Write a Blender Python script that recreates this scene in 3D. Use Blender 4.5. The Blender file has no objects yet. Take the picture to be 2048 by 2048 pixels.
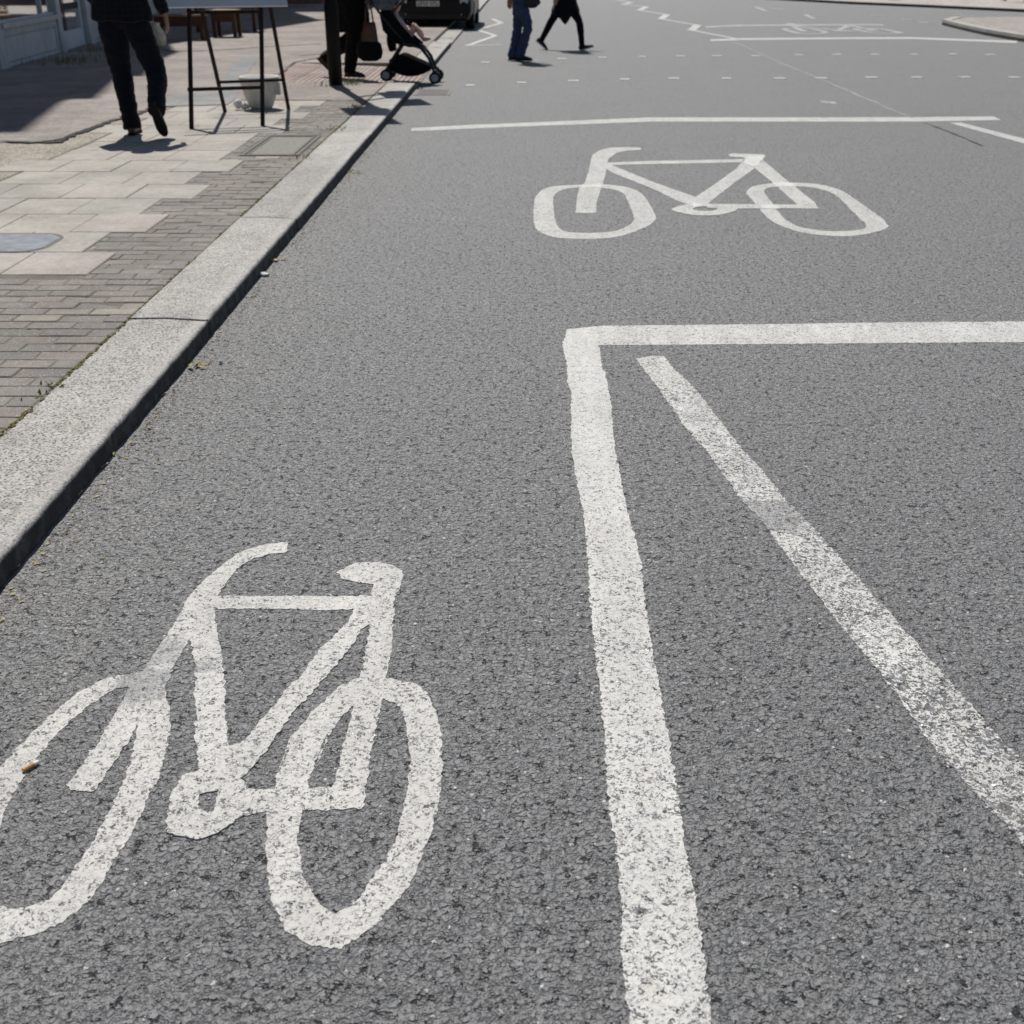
import bpy, math, random
from mathutils import Vector, Matrix, noise
from mathutils.geometry import delaunay_2d_cdt
import numpy as np
R = math.radians
random.seed(11)
SC = bpy.context.scene
COL = SC.collection

# ------------------------------------------------------------------ camera
FPX, EYE = 2259.0, 1.5                       # focal length in pixels of a 2048 px frame, eye height
PITCH = math.atan(1109 / FPX)
YAW = math.atan(25 / FPX * math.cos(PITCH))
cam = bpy.data.cameras.new("camera")
cam.sensor_width = 36.0
cam.lens = 36.0 * FPX / 2048
cam.clip_start, cam.clip_end = 0.05, 2000
camo = bpy.data.objects.new("camera", cam)
COL.objects.link(camo)
camo.location = (0, 0, EYE)
camo.rotation_euler = (R(90) - PITCH, 0, YAW)
cam.dof.use_dof = True
cam.dof.focus_distance = 3.0
cam.dof.aperture_fstop = 6.3
SC.camera = camo

# ------------------------------------------------------------------ sky, sun, exposure
SUN_EL, SUN_AZ = R(58), R(-18)               # sun ahead of the camera, a little to the left
w = bpy.data.worlds.new("World"); SC.world = w; w.use_nodes = True
wn = w.node_tree.nodes; wn.clear()
sky = wn.new("ShaderNodeTexSky"); sky.sky_type = 'NISHITA'; sky.sun_disc = False
sky.sun_elevation = SUN_EL; sky.sun_rotation = SUN_AZ
bg = wn.new("ShaderNodeBackground"); bg.inputs[1].default_value = 0.055
wo = wn.new("ShaderNodeOutputWorld")
w.node_tree.links.new(sky.outputs[0], bg.inputs[0]); w.node_tree.links.new(bg.outputs[0], wo.inputs[0])
sl = bpy.data.lights.new("sun", 'SUN'); sl.energy = 4.3; sl.angle = R(0.53); sl.color = (1.0, 0.965, 0.91)
slo = bpy.data.objects.new("sun", sl); COL.objects.link(slo)
sund = Vector((math.sin(SUN_AZ) * math.cos(SUN_EL), math.cos(SUN_AZ) * math.cos(SUN_EL), math.sin(SUN_EL)))
slo.rotation_euler = sund.to_track_quat('Z', 'Y').to_euler()
slo.location = sund * 60
SC.view_settings.view_transform = 'Standard'; SC.view_settings.look = 'None'
SC.view_settings.exposure = 0.0; SC.view_settings.gamma = 1.0
SC.view_settings.use_curve_mapping = False

# ------------------------------------------------------------------ helpers
CF = (-math.sin(YAW) * math.cos(PITCH), math.cos(YAW) * math.cos(PITCH), -math.sin(PITCH))
def G(px, py, z=0.0):
    """ground point seen at a pixel of the 2048 px photograph, at height z"""
    cx, cy = (px - 1024) / FPX, (py - 1024) / FPX
    dx, dy, dz = cx, math.cos(PITCH) - cy * math.sin(PITCH), -math.sin(PITCH) - cy * math.cos(PITCH)
    x, y = dx * math.cos(YAW) - dy * math.sin(YAW), dx * math.sin(YAW) + dy * math.cos(YAW)
    t = (z - EYE) / dz
    return (x * t, y * t)

def tag(o, label=None, cat=None, group=None, kind=None):
    if label: o["label"] = label
    if cat: o["category"] = cat
    if group: o["group"] = group
    if kind: o["kind"] = kind
    return o

def empty(name, loc, label=None, cat=None, group=None, kind=None, rz=0.0):
    o = bpy.data.objects.new(name, None); COL.objects.link(o)
    o.empty_display_size = 0.1
    o.location = loc; o.rotation_euler.z = rz
    return tag(o, label, cat, group, kind)

def copy_tree(o, parent=None):
    c = o.copy(); COL.objects.link(c)
    if parent: c.parent = parent
    for ch in list(o.children): copy_tree(ch, c)
    return c

def worldloc(o):
    v = Vector((0, 0, 0))
    while o: v += Vector(o.location); o = o.parent
    return v

class MB:
    def __init__(s): s.v, s.f = [], []
    def add(s, vs, fs):
        n = len(s.v); s.v += [Vector(p) for p in vs]; s.f += [tuple(i + n for i in f) for f in fs]; return s
    def box(s, c, size, rot=None, bev=0.0):
        hx, hy, hz = [q / 2 for q in size]
        if bev <= 0:
            vs = [(x, y, z) for x in (-hx, hx) for y in (-hy, hy) for z in (-hz, hz)]
            fs = [(0, 1, 3, 2), (4, 6, 7, 5), (0, 4, 5, 1), (2, 3, 7, 6), (0, 2, 6, 4), (1, 5, 7, 3)]
        else:
            b = bev
            vs, fs = [], []
            lay = [(-hz, hx, hy), (hz - b, hx, hy), (hz, hx - b, hy - b)]
            for z, x, y in lay: vs += [(-x, -y, z), (x, -y, z), (x, y, z), (-x, y, z)]
            for k in (0, 4):
                for i in range(4):
                    j = (i + 1) % 4; fs.append((k + i, k + j, k + 4 + j, k + 4 + i))
            fs += [(3, 2, 1, 0), (8, 9, 10, 11)]
        m = rot.to_matrix() if hasattr(rot, 'to_matrix') else rot
        c = Vector(c)
        return s.add([c + (m @ Vector(p) if m else Vector(p)) for p in vs], fs)
    def bar(s, a, b, wd, dp, up=(0, 0, 1)):
        a, b = Vector(a), Vector(b); t = (b - a); L = t.length; t.normalize()
        u = Vector(up); x = t.cross(u)
        if x.length < 1e-4: x = t.cross(Vector((1, 0, 0)))
        x.normalize(); u = x.cross(t)
        m = Matrix((x, t, u)).transposed()
        return s.box((a + b) / 2, (wd, L, dp), m)
    def tube(s, pts, rad, n=10, right=None, cap=True, closed=False):
        pts = [Vector(p) for p in pts]
        if not isinstance(rad, (list, tuple)): rad = [rad] * len(pts)
        base = len(s.v); N = len(pts); prev = None
        for i, p in enumerate(pts):
            if closed: t = pts[(i + 1) % N] - pts[i - 1]
            else: t = pts[min(i + 1, N - 1)] - pts[max(i - 1, 0)]
            t.normalize()
            ref = Vector(right) if right else (prev if prev else (Vector((0, 0, 1)) if abs(t.z) < .9 else Vector((1, 0, 0))))
            b = ref - ref.dot(t) * t
            if b.length < 1e-5: b = t.orthogonal()
            b.normalize(); c = t.cross(b); prev = b
            ra, rb = rad[i] if isinstance(rad[i], (list, tuple)) else (rad[i], rad[i])
            for k in range(n):
                a = 2 * math.pi * k / n
                s.v.append(p + b * (ra * math.cos(a)) + c * (rb * math.sin(a)))
        for i in range(N if closed else N - 1):
            for k in range(n):
                k2 = (k + 1) % n; i2 = (i + 1) % N
                s.f.append((base + i * n + k, base + i * n + k2, base + i2 * n + k2, base + i2 * n + k))
        if cap and not closed:
            s.f.append(tuple(base + k for k in reversed(range(n))))
            s.f.append(tuple(base + (N - 1) * n + k for k in range(n)))
        return s
    def ball(s, c, r, n=12, m=8):
        rx, ry, rz = r if isinstance(r, (list, tuple)) else (r, r, r)
        vs = [(0, 0, -rz)]; fs = []
        for i in range(1, m):
            a = -math.pi / 2 + math.pi * i / m
            for k in range(n):
                t = 2 * math.pi * k / n
                vs.append((rx * math.cos(a) * math.cos(t), ry * math.cos(a) * math.sin(t), rz * math.sin(a)))
        vs.append((0, 0, rz)); T = len(vs) - 1
        for k in range(n):
            fs.append((0, 1 + (k + 1) % n, 1 + k)); fs.append((T, T - n + k, T - n + (k + 1) % n))
        for i in range(m - 2):
            for k in range(n):
                a = 1 + i * n; k2 = (k + 1) % n
                fs.append((a + k, a + k2, a + n + k2, a + n + k))
        return s.add([Vector(c) + Vector(p) for p in vs], fs)
    def lathe(s, c, prof, n=24, axis='Z', mod=None):
        base = len(s.v); c = Vector(c)
        for i, (r, z) in enumerate(prof):
            for k in range(n):
                a = 2 * math.pi * k / n
                rr = r * (mod(i, a) if mod else 1)
                p = (rr * math.cos(a), rr * math.sin(a), z)
                if axis == 'X': p = (z, p[0], p[1])
                if axis == 'Y': p = (p[0], z, p[1])
                s.v.append(c + Vector(p))
        for i in range(len(prof) - 1):
            for k in range(n):
                k2 = (k + 1) % n
                s.f.append((base + i * n + k, base + i * n + k2, base + (i + 1) * n + k2, base + (i + 1) * n + k))
        s.f.append(tuple(base + k for k in reversed(range(n))))
        s.f.append(tuple(base + (len(prof) - 1) * n + k for k in range(n)))
        return s
    def prism(s, poly, z0, z1, holes=(), bottom=True):
        loops = [[Vector((x, y, 0)) for x, y in poly]] + [[Vector((x, y, 0)) for x, y in h] for h in holes]
        flat = [p for l in loops for p in l]
        edges, o_ = [], 0
        for l in loops:
            edges += [(o_ + i, o_ + (i + 1) % len(l)) for i in range(len(l))]; o_ += len(l)
        cv, ce, cfa, ov, oe, of = delaunay_2d_cdt([Vector((p.x, p.y)) for p in flat], edges, [], 0, 1e-6)
        V = np.array([(q.x, q.y) for q in cv]); T = np.array([f for f in cfa if len(f) == 3])
        ct = V[T].mean(axis=1)
        E0 = np.array([(flat[i].x, flat[i].y, flat[j].x, flat[j].y) for i, j in edges])
        cnt = np.zeros(len(ct), int)
        for x0, y0, x1, y1 in E0:
            m_ = (y0 > ct[:, 1]) != (y1 > ct[:, 1])
            if y1 != y0: cnt += m_ & (ct[:, 0] < (x1 - x0) * (ct[:, 1] - y0) / (y1 - y0) + x0)
        tris = [tuple(int(i) for i in t) for t in T[cnt % 2 == 1]]
        top0 = len(s.v)
        s.v += [Vector((q.x, q.y, z1)) for q in cv]
        for a_, b_, c_ in tris:
            cr = (V[b_][0] - V[a_][0]) * (V[c_][1] - V[a_][1]) - (V[b_][1] - V[a_][1]) * (V[c_][0] - V[a_][0])
            s.f.append((top0 + a_, top0 + b_, top0 + c_) if cr > 0 else (top0 + a_, top0 + c_, top0 + b_))
        n = len(s.v)
        s.v += [Vector((p.x, p.y, z1)) for p in flat]
        m = len(s.v)
        s.v += [Vector((p.x, p.y, z0)) for p in flat]
        off = 0
        for li, l in enumerate(loops):
            k = len(l)
            area = sum(l[i].x * l[(i + 1) % k].y - l[(i + 1) % k].x * l[i].y for i in range(k))
            ccw = (area > 0) == (li == 0)
            for i in range(k):
                j = (i + 1) % k
                q = (n + off + i, m + off + i, m + off + j, n + off + j)
                s.f.append(q if ccw else q[::-1])
            off += k
        return s
    def mesh(s, name, org=(0, 0, 0)):
        o = Vector(org)
        me = bpy.data.meshes.new(name)
        me.from_pydata([tuple(p - o) for p in s.v], [], s.f); me.update()
        return me
    def build(s, name, mat, parent=None, org=None, smooth=False):
        if org is None: org = worldloc(parent) if parent else (0, 0, 0)
        me = s.mesh(name, org)
        if mat: me.materials.append(mat)
        if smooth:
            for p in me.polygons: p.use_smooth = True
        o = bpy.data.objects.new(name, me); COL.objects.link(o)
        if parent: o.parent = parent
        else: o.location = org
        return o

def auto_smooth(me, ang=40):
    me.set_sharp_from_angle(angle=R(ang))

def remeshed(mb, voxel, it=4, fac=0.5, wrinkle=0.0, wscale=14.0):
    """union of the overlapping volumes as one continuous surface"""
    me = mb.mesh("tmp"); o = bpy.data.objects.new("tmp", me); COL.objects.link(o)
    r = o.modifiers.new("r", 'REMESH'); r.mode = 'VOXEL'; r.voxel_size = voxel
    sm = o.modifiers.new("s", 'SMOOTH'); sm.iterations = it; sm.factor = fac
    dg = bpy.context.evaluated_depsgraph_get()
    res = bpy.data.meshes.new_from_object(o.evaluated_get(dg))
    bpy.data.objects.remove(o); bpy.data.meshes.remove(me)
    if wrinkle:
        ns = [v.normal.copy() for v in res.vertices]
        for v, n in zip(res.vertices, ns):
            q = Vector((v.co.x * wscale, v.co.y * wscale, v.co.z * wscale * 1.6))
            v.co += n * (noise.noise(q) * wrinkle + noise.noise(q * 2.3) * wrinkle * .4)
    out = MB(); out.v = [v.co.copy() for v in res.vertices]; out.f = [tuple(p.vertices) for p in res.polygons]
    bpy.data.meshes.remove(res)
    return out

# ------------------------------------------------------------------ materials
def new_mat(name):
    m = bpy.data.materials.new(name); m.use_nodes = True
    nt = m.node_tree
    return m, nt, nt.nodes["Principled BSDF"]
class N:
    """tiny node-building shorthand"""
    def __init__(s, nt): s.t = nt
    def n(s, typ, **kw):
        q = s.t.nodes.new(typ)
        for k, v in kw.items(): setattr(q, k, v)
        return q
    def put(s, sock, v):
        if hasattr(v, 'is_output') or isinstance(v, bpy.types.NodeSocket): s.t.links.new(v, sock)
        else: sock.default_value = v
    def math(s, op, a, b=0.0, c=None, clamp=False):
        q = s.n("ShaderNodeMath", operation=op, use_clamp=clamp)
        s.put(q.inputs[0], a); s.put(q.inputs[1], b)
        if c is not None: s.put(q.inputs[2], c)
        return q.outputs[0]
    def vmath(s, op, a, b=None, scale=None):
        q = s.n("ShaderNodeVectorMath", operation=op)
        s.put(q.inputs[0], a)
        if b is not None: s.put(q.inputs[1], b)
        if scale is not None: s.put(q.inputs[3], scale)
        return q.outputs[1] if op in ('DISTANCE', 'LENGTH', 'DOT_PRODUCT') else q.outputs[0]
    def noise(s, vec, scale, detail=2.0, rough=.5, col=False):
        q = s.n("ShaderNodeTexNoise"); s.put(q.inputs["Vector"], vec)
        s.put(q.inputs["Scale"], scale); q.inputs["Detail"].default_value = detail; q.inputs["Roughness"].default_value = rough
        return q.outputs[1] if col else q.outputs[0]
    def voro(s, vec, scale, feature='F1', rnd=1.0):
        q = s.n("ShaderNodeTexVoronoi", feature=feature); s.put(q.inputs["Vector"], vec)
        q.inputs["Scale"].default_value = scale; q.inputs["Randomness"].default_value = rnd
        return q
    def ramp(s, v, lo, hi, a=0.0, b=1.0, smooth=True):
        q = s.n("ShaderNodeMapRange", interpolation_type='SMOOTHSTEP' if smooth else 'LINEAR')
        s.put(q.inputs[0], v); s.put(q.inputs[1], lo); s.put(q.inputs[2], hi); s.put(q.inputs[3], a); s.put(q.inputs[4], b)
        return q.outputs[0]
    def mix(s, f, a, b):
        q = s.n("ShaderNodeMix", data_type='RGBA')
        s.put(q.inputs[0], f); s.put(q.inputs[6], a); s.put(q.inputs[7], b)
        return q.outputs[2]
    def sep(s, c):
        q = s.n("ShaderNodeSeparateColor"); s.put(q.inputs[0], c); return q.outputs
    def scale(s, c, f):
        return s.vmath('SCALE', c, scale=f)
    def bump(s, h, dist, strength=1.0, normal=None):
        q = s.n("ShaderNodeBump"); s.put(q.inputs["Height"], h); q.inputs["Distance"].default_value = dist
        q.inputs["Strength"].default_value = strength
        if normal: s.put(q.inputs["Normal"], normal)
        return q.outputs[0]
    def pos(s): return s.n("ShaderNodeNewGeometry").outputs["Position"]
    def obj(s): return s.n("ShaderNodeTexCoord").outputs["Object"]
    def rnd(s): return s.n("ShaderNodeObjectInfo").outputs["Random"]

def C4(r, g, b): return (r, g, b, 1.0)

def asphalt_field(k):
    """stone mosaic of the asphalt: returns height, colour and the pieces the paint needs"""
    p = k.pos()
    wv = k.vmath('SUBTRACT', k.noise(p, 85, 2, .6, True), (.5, .5, .5))
    q = k.vmath('ADD', p, k.scale(wv, .012))
    v = k.voro(q, 68); e = k.voro(q, 68, 'DISTANCE_TO_EDGE').outputs["Distance"]
    v2 = k.voro(q, 128); e2 = k.voro(q, 128, 'DISTANCE_TO_EDGE').outputs["Distance"]
    c = k.sep(v.outputs["Color"]); c2 = k.sep(v2.outputs["Color"])
    big = k.ramp(k.math('ADD', c[2], k.math('MULTIPLY', k.noise(p, 19, 2), .6)), .55, .85)
    dome = k.math('MULTIPLY', k.ramp(e, .0, .30), k.math('ADD', k.math('MULTIPLY', c[0], .55), .45))
    dome2 = k.math('MULTIPLY', k.ramp(e2, .0, .34), k.math('ADD', k.math('MULTIPLY', c2[0], .6), .25))
    dome = k.math('ADD', k.math('MULTIPLY', dome, big), k.math('MULTIPLY', dome2, k.math('SUBTRACT', 1.0, big)))
    deep = k.ramp(k.noise(p, 75, 4, .7), .46, .62)
    crev = k.math('MULTIPLY', k.ramp(dome, .02, .17, 1, 0), deep)
    n1 = k.noise(q, 47, 2, .5)
    rid = k.ramp(k.math('ABSOLUTE', k.math('SUBTRACT', n1, .5)), .016, .055, 1, 0)
    rid = k.math('MULTIPLY', rid, k.ramp(k.noise(p, 41, 3, .65), .535, .575))
    crev = k.math('MAXIMUM', k.math('MULTIPLY', crev, .42), k.math('MULTIPLY', rid, .92))
    h = k.math('ADD', k.math('MULTIPLY', dome, .42), k.math('MULTIPLY', k.noise(p, 80, 2, .5), .95))
    h = k.math('ADD', h, k.math('MULTIPLY', k.noise(p, 300, 2, .6), .07))
    h = k.math('SUBTRACT', h, k.math('MULTIPLY', crev, 1.0))
    tone = k.math('ADD', k.math('MULTIPLY', c[1], .035), k.math('MULTIPLY', c2[1], .035))
    tone = k.math("ADD", tone, .018)
    tone = k.math('MULTIPLY', tone, k.ramp(k.noise(p, 420, 2), .3, .7, .93, 1.07))
    tone = k.math('MULTIPLY', tone, k.ramp(k.noise(p, .9, 5, .62), .3, .7, .87, 1.12))
    tone = k.math('MULTIPLY', tone, k.ramp(k.noise(p, 7, 3), .3, .7, .94, 1.06))
    tone = k.math('MULTIPLY', tone, k.math('SUBTRACT', 1.0, k.math('MULTIPLY', crev, .93)))
    col = k.mix(k.ramp(k.noise(p, 13, 3), .38, .62), C4(1.01, .995, .975), C4(.96, .98, 1.06))
    col = k.mix(k.math('MULTIPLY', k.ramp(c[2], .93, .95), .28), col, C4(1.3, 1.15, 1.0))
    # dust settled in the gutter
    x = k.n("ShaderNodeSeparateXYZ"); k.put(x.inputs[0], p)
    dust = k.math('MULTIPLY', k.ramp(x.outputs[0], -1.36, -.6, 1, 0), k.ramp(k.noise(p, 5, 3), .3, .75))
    col = k.mix(k.math('MULTIPLY', dust, .75), col, C4(1.32, 1.24, 1.03))
    col = k.scale(col, tone)
    # pale chippings
    speck = k.ramp(c2[2], .988, .992)
    speck = k.math('MULTIPLY', speck, k.ramp(v2.outputs["Distance"], .5, .35))
    col = k.mix(speck, col, C4(.42, .41, .39))
    return p, h, col, c, e, c2, crev, q

def mat_asphalt():
    m, nt, b = new_mat("asphalt"); k = N(nt)
    p, h, col, c, e, c2, crev, q_ = asphalt_field(k)
    nt.links.new(col, b.inputs["Base Color"])
    nt.links.new(k.ramp(crev, 0, .8, 1, .08), b.inputs["Specular IOR Level"])  # occlusion inside the crevices imitated by a lower specular level
    b.inputs["Roughness"].default_value = .74; b.inputs["IOR"].default_value = 1.95
    b.inputs["Coat Weight"].default_value = .5; b.inputs["Coat Roughness"].default_value = .8; b.inputs["Coat IOR"].default_value = 1.8
    bn = k.bump(h, .0098, 1.0); nt.links.new(bn, b.inputs["Normal"]); nt.links.new(bn, b.inputs["Coat Normal"])
    return m

def mat_paint(name, wear, y_wear=None, spots=(), col=(.635, .625, .595)):
    """worn thermoplastic: stone tops break through where wear is high.
    y_wear=(y0, w0, y1, w1): wear along the road; spots=(x, y, radius, wear)"""
    m, nt, b = new_mat(name); k = N(nt)
    p, h, acol, c, e, c2, crev, q_ = asphalt_field(k)
    c3 = k.sep(k.voro(q_, 255).outputs["Color"])
    x = k.n("ShaderNodeSeparateXYZ"); k.put(x.inputs[0], p)
    wv = wear
    if y_wear: wv = k.ramp(x.outputs[1], y_wear[0], y_wear[2], y_wear[1], y_wear[3], smooth=False)
    wv = k.math('MULTIPLY', wv, k.ramp(k.noise(p, 5, 4, .65), .3, .7, .72, 1.28))
    films = []
    for sx, sy, r, a in spots:
        d = k.vmath('DISTANCE', p, (sx, sy, .004))
        d = k.math('ADD', d, k.math('MULTIPLY', k.math('SUBTRACT', k.noise(p, 30, 3), .5), r * 1.2))
        films.append(k.ramp(d, r * .6, r * 1.1, a, 0))
    fine = k.noise(p, 260, 2)
    top = k.math('ADD', k.math('MULTIPLY', c3[0], .5), k.math('MULTIPLY', c2[0], .5))
    top = k.math('ADD', top, k.math('MULTIPLY', k.math('SUBTRACT', fine, .5), .5))
    top = k.math('ADD', top, k.math('MULTIPLY', k.math('SUBTRACT', c[0], .5), .22))
    th = k.math('SUBTRACT', 1.0, wv)
    bare = k.ramp(top, k.math('SUBTRACT', th, .05), k.math('ADD', th, .05))
    grime = k.math('MULTIPLY', k.ramp(k.noise(p, 180, 3, .7), .55, .72), .12)
    film = k.math('MULTIPLY', k.ramp(k.noise(p, 3.2, 4, .6), .35, .75, .93, 1.04), k.ramp(k.noise(k.vmath('MULTIPLY', p, (6.0, .9, 1.0)), 1.6, 3, .6), .35, .65, .92, 1.04))
    pc = k.scale(k.mix(grime, C4(*col), C4(.36, .35, .33)), film)
    warm = k.ramp(k.noise(p, 11, 2), .55, .8, 0, .5)
    pc = k.mix(warm, pc, C4(col[0] * .97, col[1] * .95, col[2] * .9))
    for f in films:
        pc = k.mix(k.math('MULTIPLY', f, k.ramp(k.noise(p, 170, 3, .75), .38, .6, .45, 1.0)), pc, C4(.26, .26, .265))
    pc = k.mix(k.math('MULTIPLY', crev, .22), pc, C4(.25, .245, .235))
    stone = k.scale(acol, 3.1)
    nt.links.new(k.mix(bare, pc, stone), b.inputs["Base Color"])
    b.inputs["Roughness"].default_value = .62; b.inputs["Specular IOR Level"].default_value = .4
    hh = k.math('ADD', k.math('MULTIPLY', h, .55), k.math('MULTIPLY', bare, -.18))
    nt.links.new(k.bump(hh, .0036, .9), b.inputs["Normal"])
    return m

def mat_simple(name, col, rough=.6, spec=.5, metal=0.0, var=.12, scale=9.0, bump=0.0, bscale=60.0, vary=None, flake=None):
    m, nt, b = new_mat(name); k = N(nt)
    o = k.obj()
    f = k.ramp(k.noise(o, scale, 4, .6), .3, .7, 1 - var, 1 + var)
    c = k.scale(C4(*col)[:3], f)
    if vary: c = k.scale(c, k.ramp(k.rnd(), 0, 1, 1 - vary, 1 + vary, smooth=False))
    if flake:
        v = k.voro(o, flake[0]); c = k.mix(k.ramp(k.sep(v.outputs["Color"])[0], 1 - flake[1], 1 - flake[1] + .02), c, C4(*flake[2]))
    nt.links.new(c, b.inputs["Base Color"])
    b.inputs["Roughness"].default_value = rough; b.inputs["Specular IOR Level"].default_value = spec
    b.inputs["Metallic"].default_value = metal
    if bump: nt.links.new(k.bump(k.noise(o, bscale, 3, .6), bump), b.inputs["Normal"])
    return m

def mat_paving(name, cols, grain, light, bump, rscale=1.0):
    """concrete paving: colour picked per piece, sand grain, pale flecks, stains in world space"""
    m, nt, b = new_mat(name); k = N(nt)
    p = k.pos(); r = k.rnd()
    q = k.n("ShaderNodeValToRGB"); k.put(q.inputs[0], r)
    el = q.color_ramp.elements; q.color_ramp.interpolation = 'LINEAR'
    for i, (t, c) in enumerate(cols):
        if i < 2: el[i].position = t; el[i].color = C4(*c)
        else:
            z = el.new(t); z.color = C4(*c)
    c = q.outputs[0]
    g = k.noise(p, 210, 3, .7)
    c = k.scale(c, k.ramp(g, .3, .7, 1 - grain, 1 + grain))
    c = k.scale(c, k.ramp(k.noise(p, 2.2, 5, .68), .3, .7, .82, 1.12))
    c = k.mix(k.math('MULTIPLY', k.ramp(k.noise(p, 8, 5, .7), .55, .7), .3), c, C4(.17, .155, .13))
    c = k.scale(c, k.ramp(k.noise(p, 23, 3, .6), .3, .7, .92, 1.07))
    v = k.voro(p, 150 * rscale)
    vc = k.sep(v.outputs["Color"])
    c = k.mix(k.math('MULTIPLY', k.ramp(vc[0], .93, .95), k.ramp(v.outputs["Distance"], .5, .3)), c, C4(*light))
    gum = k.voro(p, 5.0); gm = k.ramp(gum.outputs["Distance"], .10, .085)
    gm = k.math('MULTIPLY', gm, k.ramp(k.sep(gum.outputs["Color"])[0], .7, .72))
    c = k.mix(k.math('MULTIPLY', gm, .35), c, C4(.12, .115, .11))
    nt.links.new(c, b.inputs["Base Color"])
    b.inputs["Roughness"].default_value = .8; b.inputs["Specular IOR Level"].default_value = .35
    hh = k.math('ADD', g, k.math('MULTIPLY', k.noise(p, 60, 2), .8))
    nt.links.new(k.bump(hh, bump), b.inputs["Normal"])
    return m

def mat_granite():
    m, nt, b = new_mat("kerb_granite"); k = N(nt)
    p = k.pos()
    v = k.voro(p, 175); c = k.sep(v.outputs["Color"])
    t = k.math('ADD', k.math("MULTIPLY", c[0], .28), .262)
    col = k.mix(k.ramp(c[1], .55, .8), C4(1.03, 1.0, .945), C4(1.07, .985, .9))
    col = k.scale(col, t)
    col = k.mix(k.ramp(c[2], .84, .87), col, C4(.12, .12, .12))
    col = k.scale(col, k.ramp(k.noise(p, 1.7, 5, .65), .3, .7, .86, 1.12))
    st = k.math('MULTIPLY', k.ramp(k.noise(p, 9, 5, .7), .56, .68), .35)
    col = k.mix(st, col, C4(.2, .18, .145))
    col = k.scale(col, k.ramp(k.noise(p, 14, 4, .6), .3, .7, .93, 1.06))
    col = k.scale(col, k.ramp(k.rnd(), 0, 1, .93, 1.06, smooth=False))
    # shade and contact shadow of the front face painted in as near-black
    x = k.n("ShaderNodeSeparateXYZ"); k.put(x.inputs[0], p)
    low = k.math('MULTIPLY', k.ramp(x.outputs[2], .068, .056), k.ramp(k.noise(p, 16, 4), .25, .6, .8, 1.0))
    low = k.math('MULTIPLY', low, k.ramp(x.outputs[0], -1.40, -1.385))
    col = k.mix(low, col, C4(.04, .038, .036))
    edge = k.math('MULTIPLY', k.ramp(x.outputs[0], -1.46, -1.41), k.ramp(x.outputs[2], .06, .075))
    col = k.mix(k.math('MULTIPLY', edge, .3), col, C4(.56, .545, .52))
    nt.links.new(col, b.inputs["Base Color"]); b.inputs["Roughness"].default_value = .78
    b.inputs["Specular IOR Level"].default_value = .35
    hh = k.math('ADD', k.noise(p, 180, 3, .7), k.math('MULTIPLY', k.noise(p, 40, 3), 1.0))
    nt.links.new(k.bump(hh, .0022), b.inputs["Normal"])
    return m

def mat_ground(name, ca, cb, grain_scale, bump, fleck=None):
    m, nt, b = new_mat(name); k = N(nt); p = k.pos()
    v = k.voro(p, grain_scale); vc = k.sep(v.outputs["Color"])
    c = k.mix(k.ramp(k.noise(p, .9, 5, .62), .35, .65), C4(*ca), C4(*cb))
    c = k.scale(c, k.ramp(vc[0], 0, 1, .72, 1.25, smooth=False))
    c = k.scale(c, k.ramp(k.noise(p, 6, 4, .6), .3, .7, .86, 1.1))
    if fleck: c = k.mix(k.ramp(vc[1], 1 - fleck[0], 1 - fleck[0] + .02), c, C4(*fleck[1]))
    nt.links.new(c, b.inputs["Base Color"]); b.inputs["Roughness"].default_value = .82
    b.inputs["Specular IOR Level"].default_value = .35
    hh = k.math('ADD', vc[2], k.math('MULTIPLY', k.noise(p, 25, 3), 1.2))
    nt.links.new(k.bump(hh, bump), b.inputs["Normal"])
    return m

def mat_cloth(name, col, weave=900.0, plaid=False):
    m, nt, b = new_mat(name); k = N(nt); o = k.obj()
    f = k.ramp(k.noise(o, 22, 3), .3, .7, .8, 1.25)
    c = k.scale(C4(*col)[:3], f)
    if plaid:
        x = k.n("ShaderNodeSeparateXYZ"); k.put(x.inputs[0], o)
        sx = k.math('SINE', k.math('MULTIPLY', x.outputs[0], 130)); sz = k.math('SINE', k.math('MULTIPLY', x.outputs[2], 130))
        c = k.mix(k.math('MULTIPLY', k.ramp(k.math('MAXIMUM', sx, sz), .8, .95), .5), c, C4(.018, .018, .024))
    nt.links.new(c, b.inputs["Base Color"]); b.inputs["Roughness"].default_value = .9
    b.inputs["Specular IOR Level"].default_value = .15
    b.inputs["Sheen Weight"].default_value = .08
    nt.links.new(k.bump(k.noise(o, 260, 2), .0012), b.inputs["Normal"])
    return m

def mat_glass(name, tint):
    m, nt, b = new_mat(name); k = N(nt)
    b.inputs["Base Color"].default_value = C4(*tint); b.inputs["Roughness"].default_value = .04
    b.inputs["IOR"].default_value = 1.18
    b.inputs["Transmission Weight"].default_value = .92
    nt.links.new(k.bump(k.noise(k.obj(), .8, 2), .0014), b.inputs["Normal"])
    return m

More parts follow.
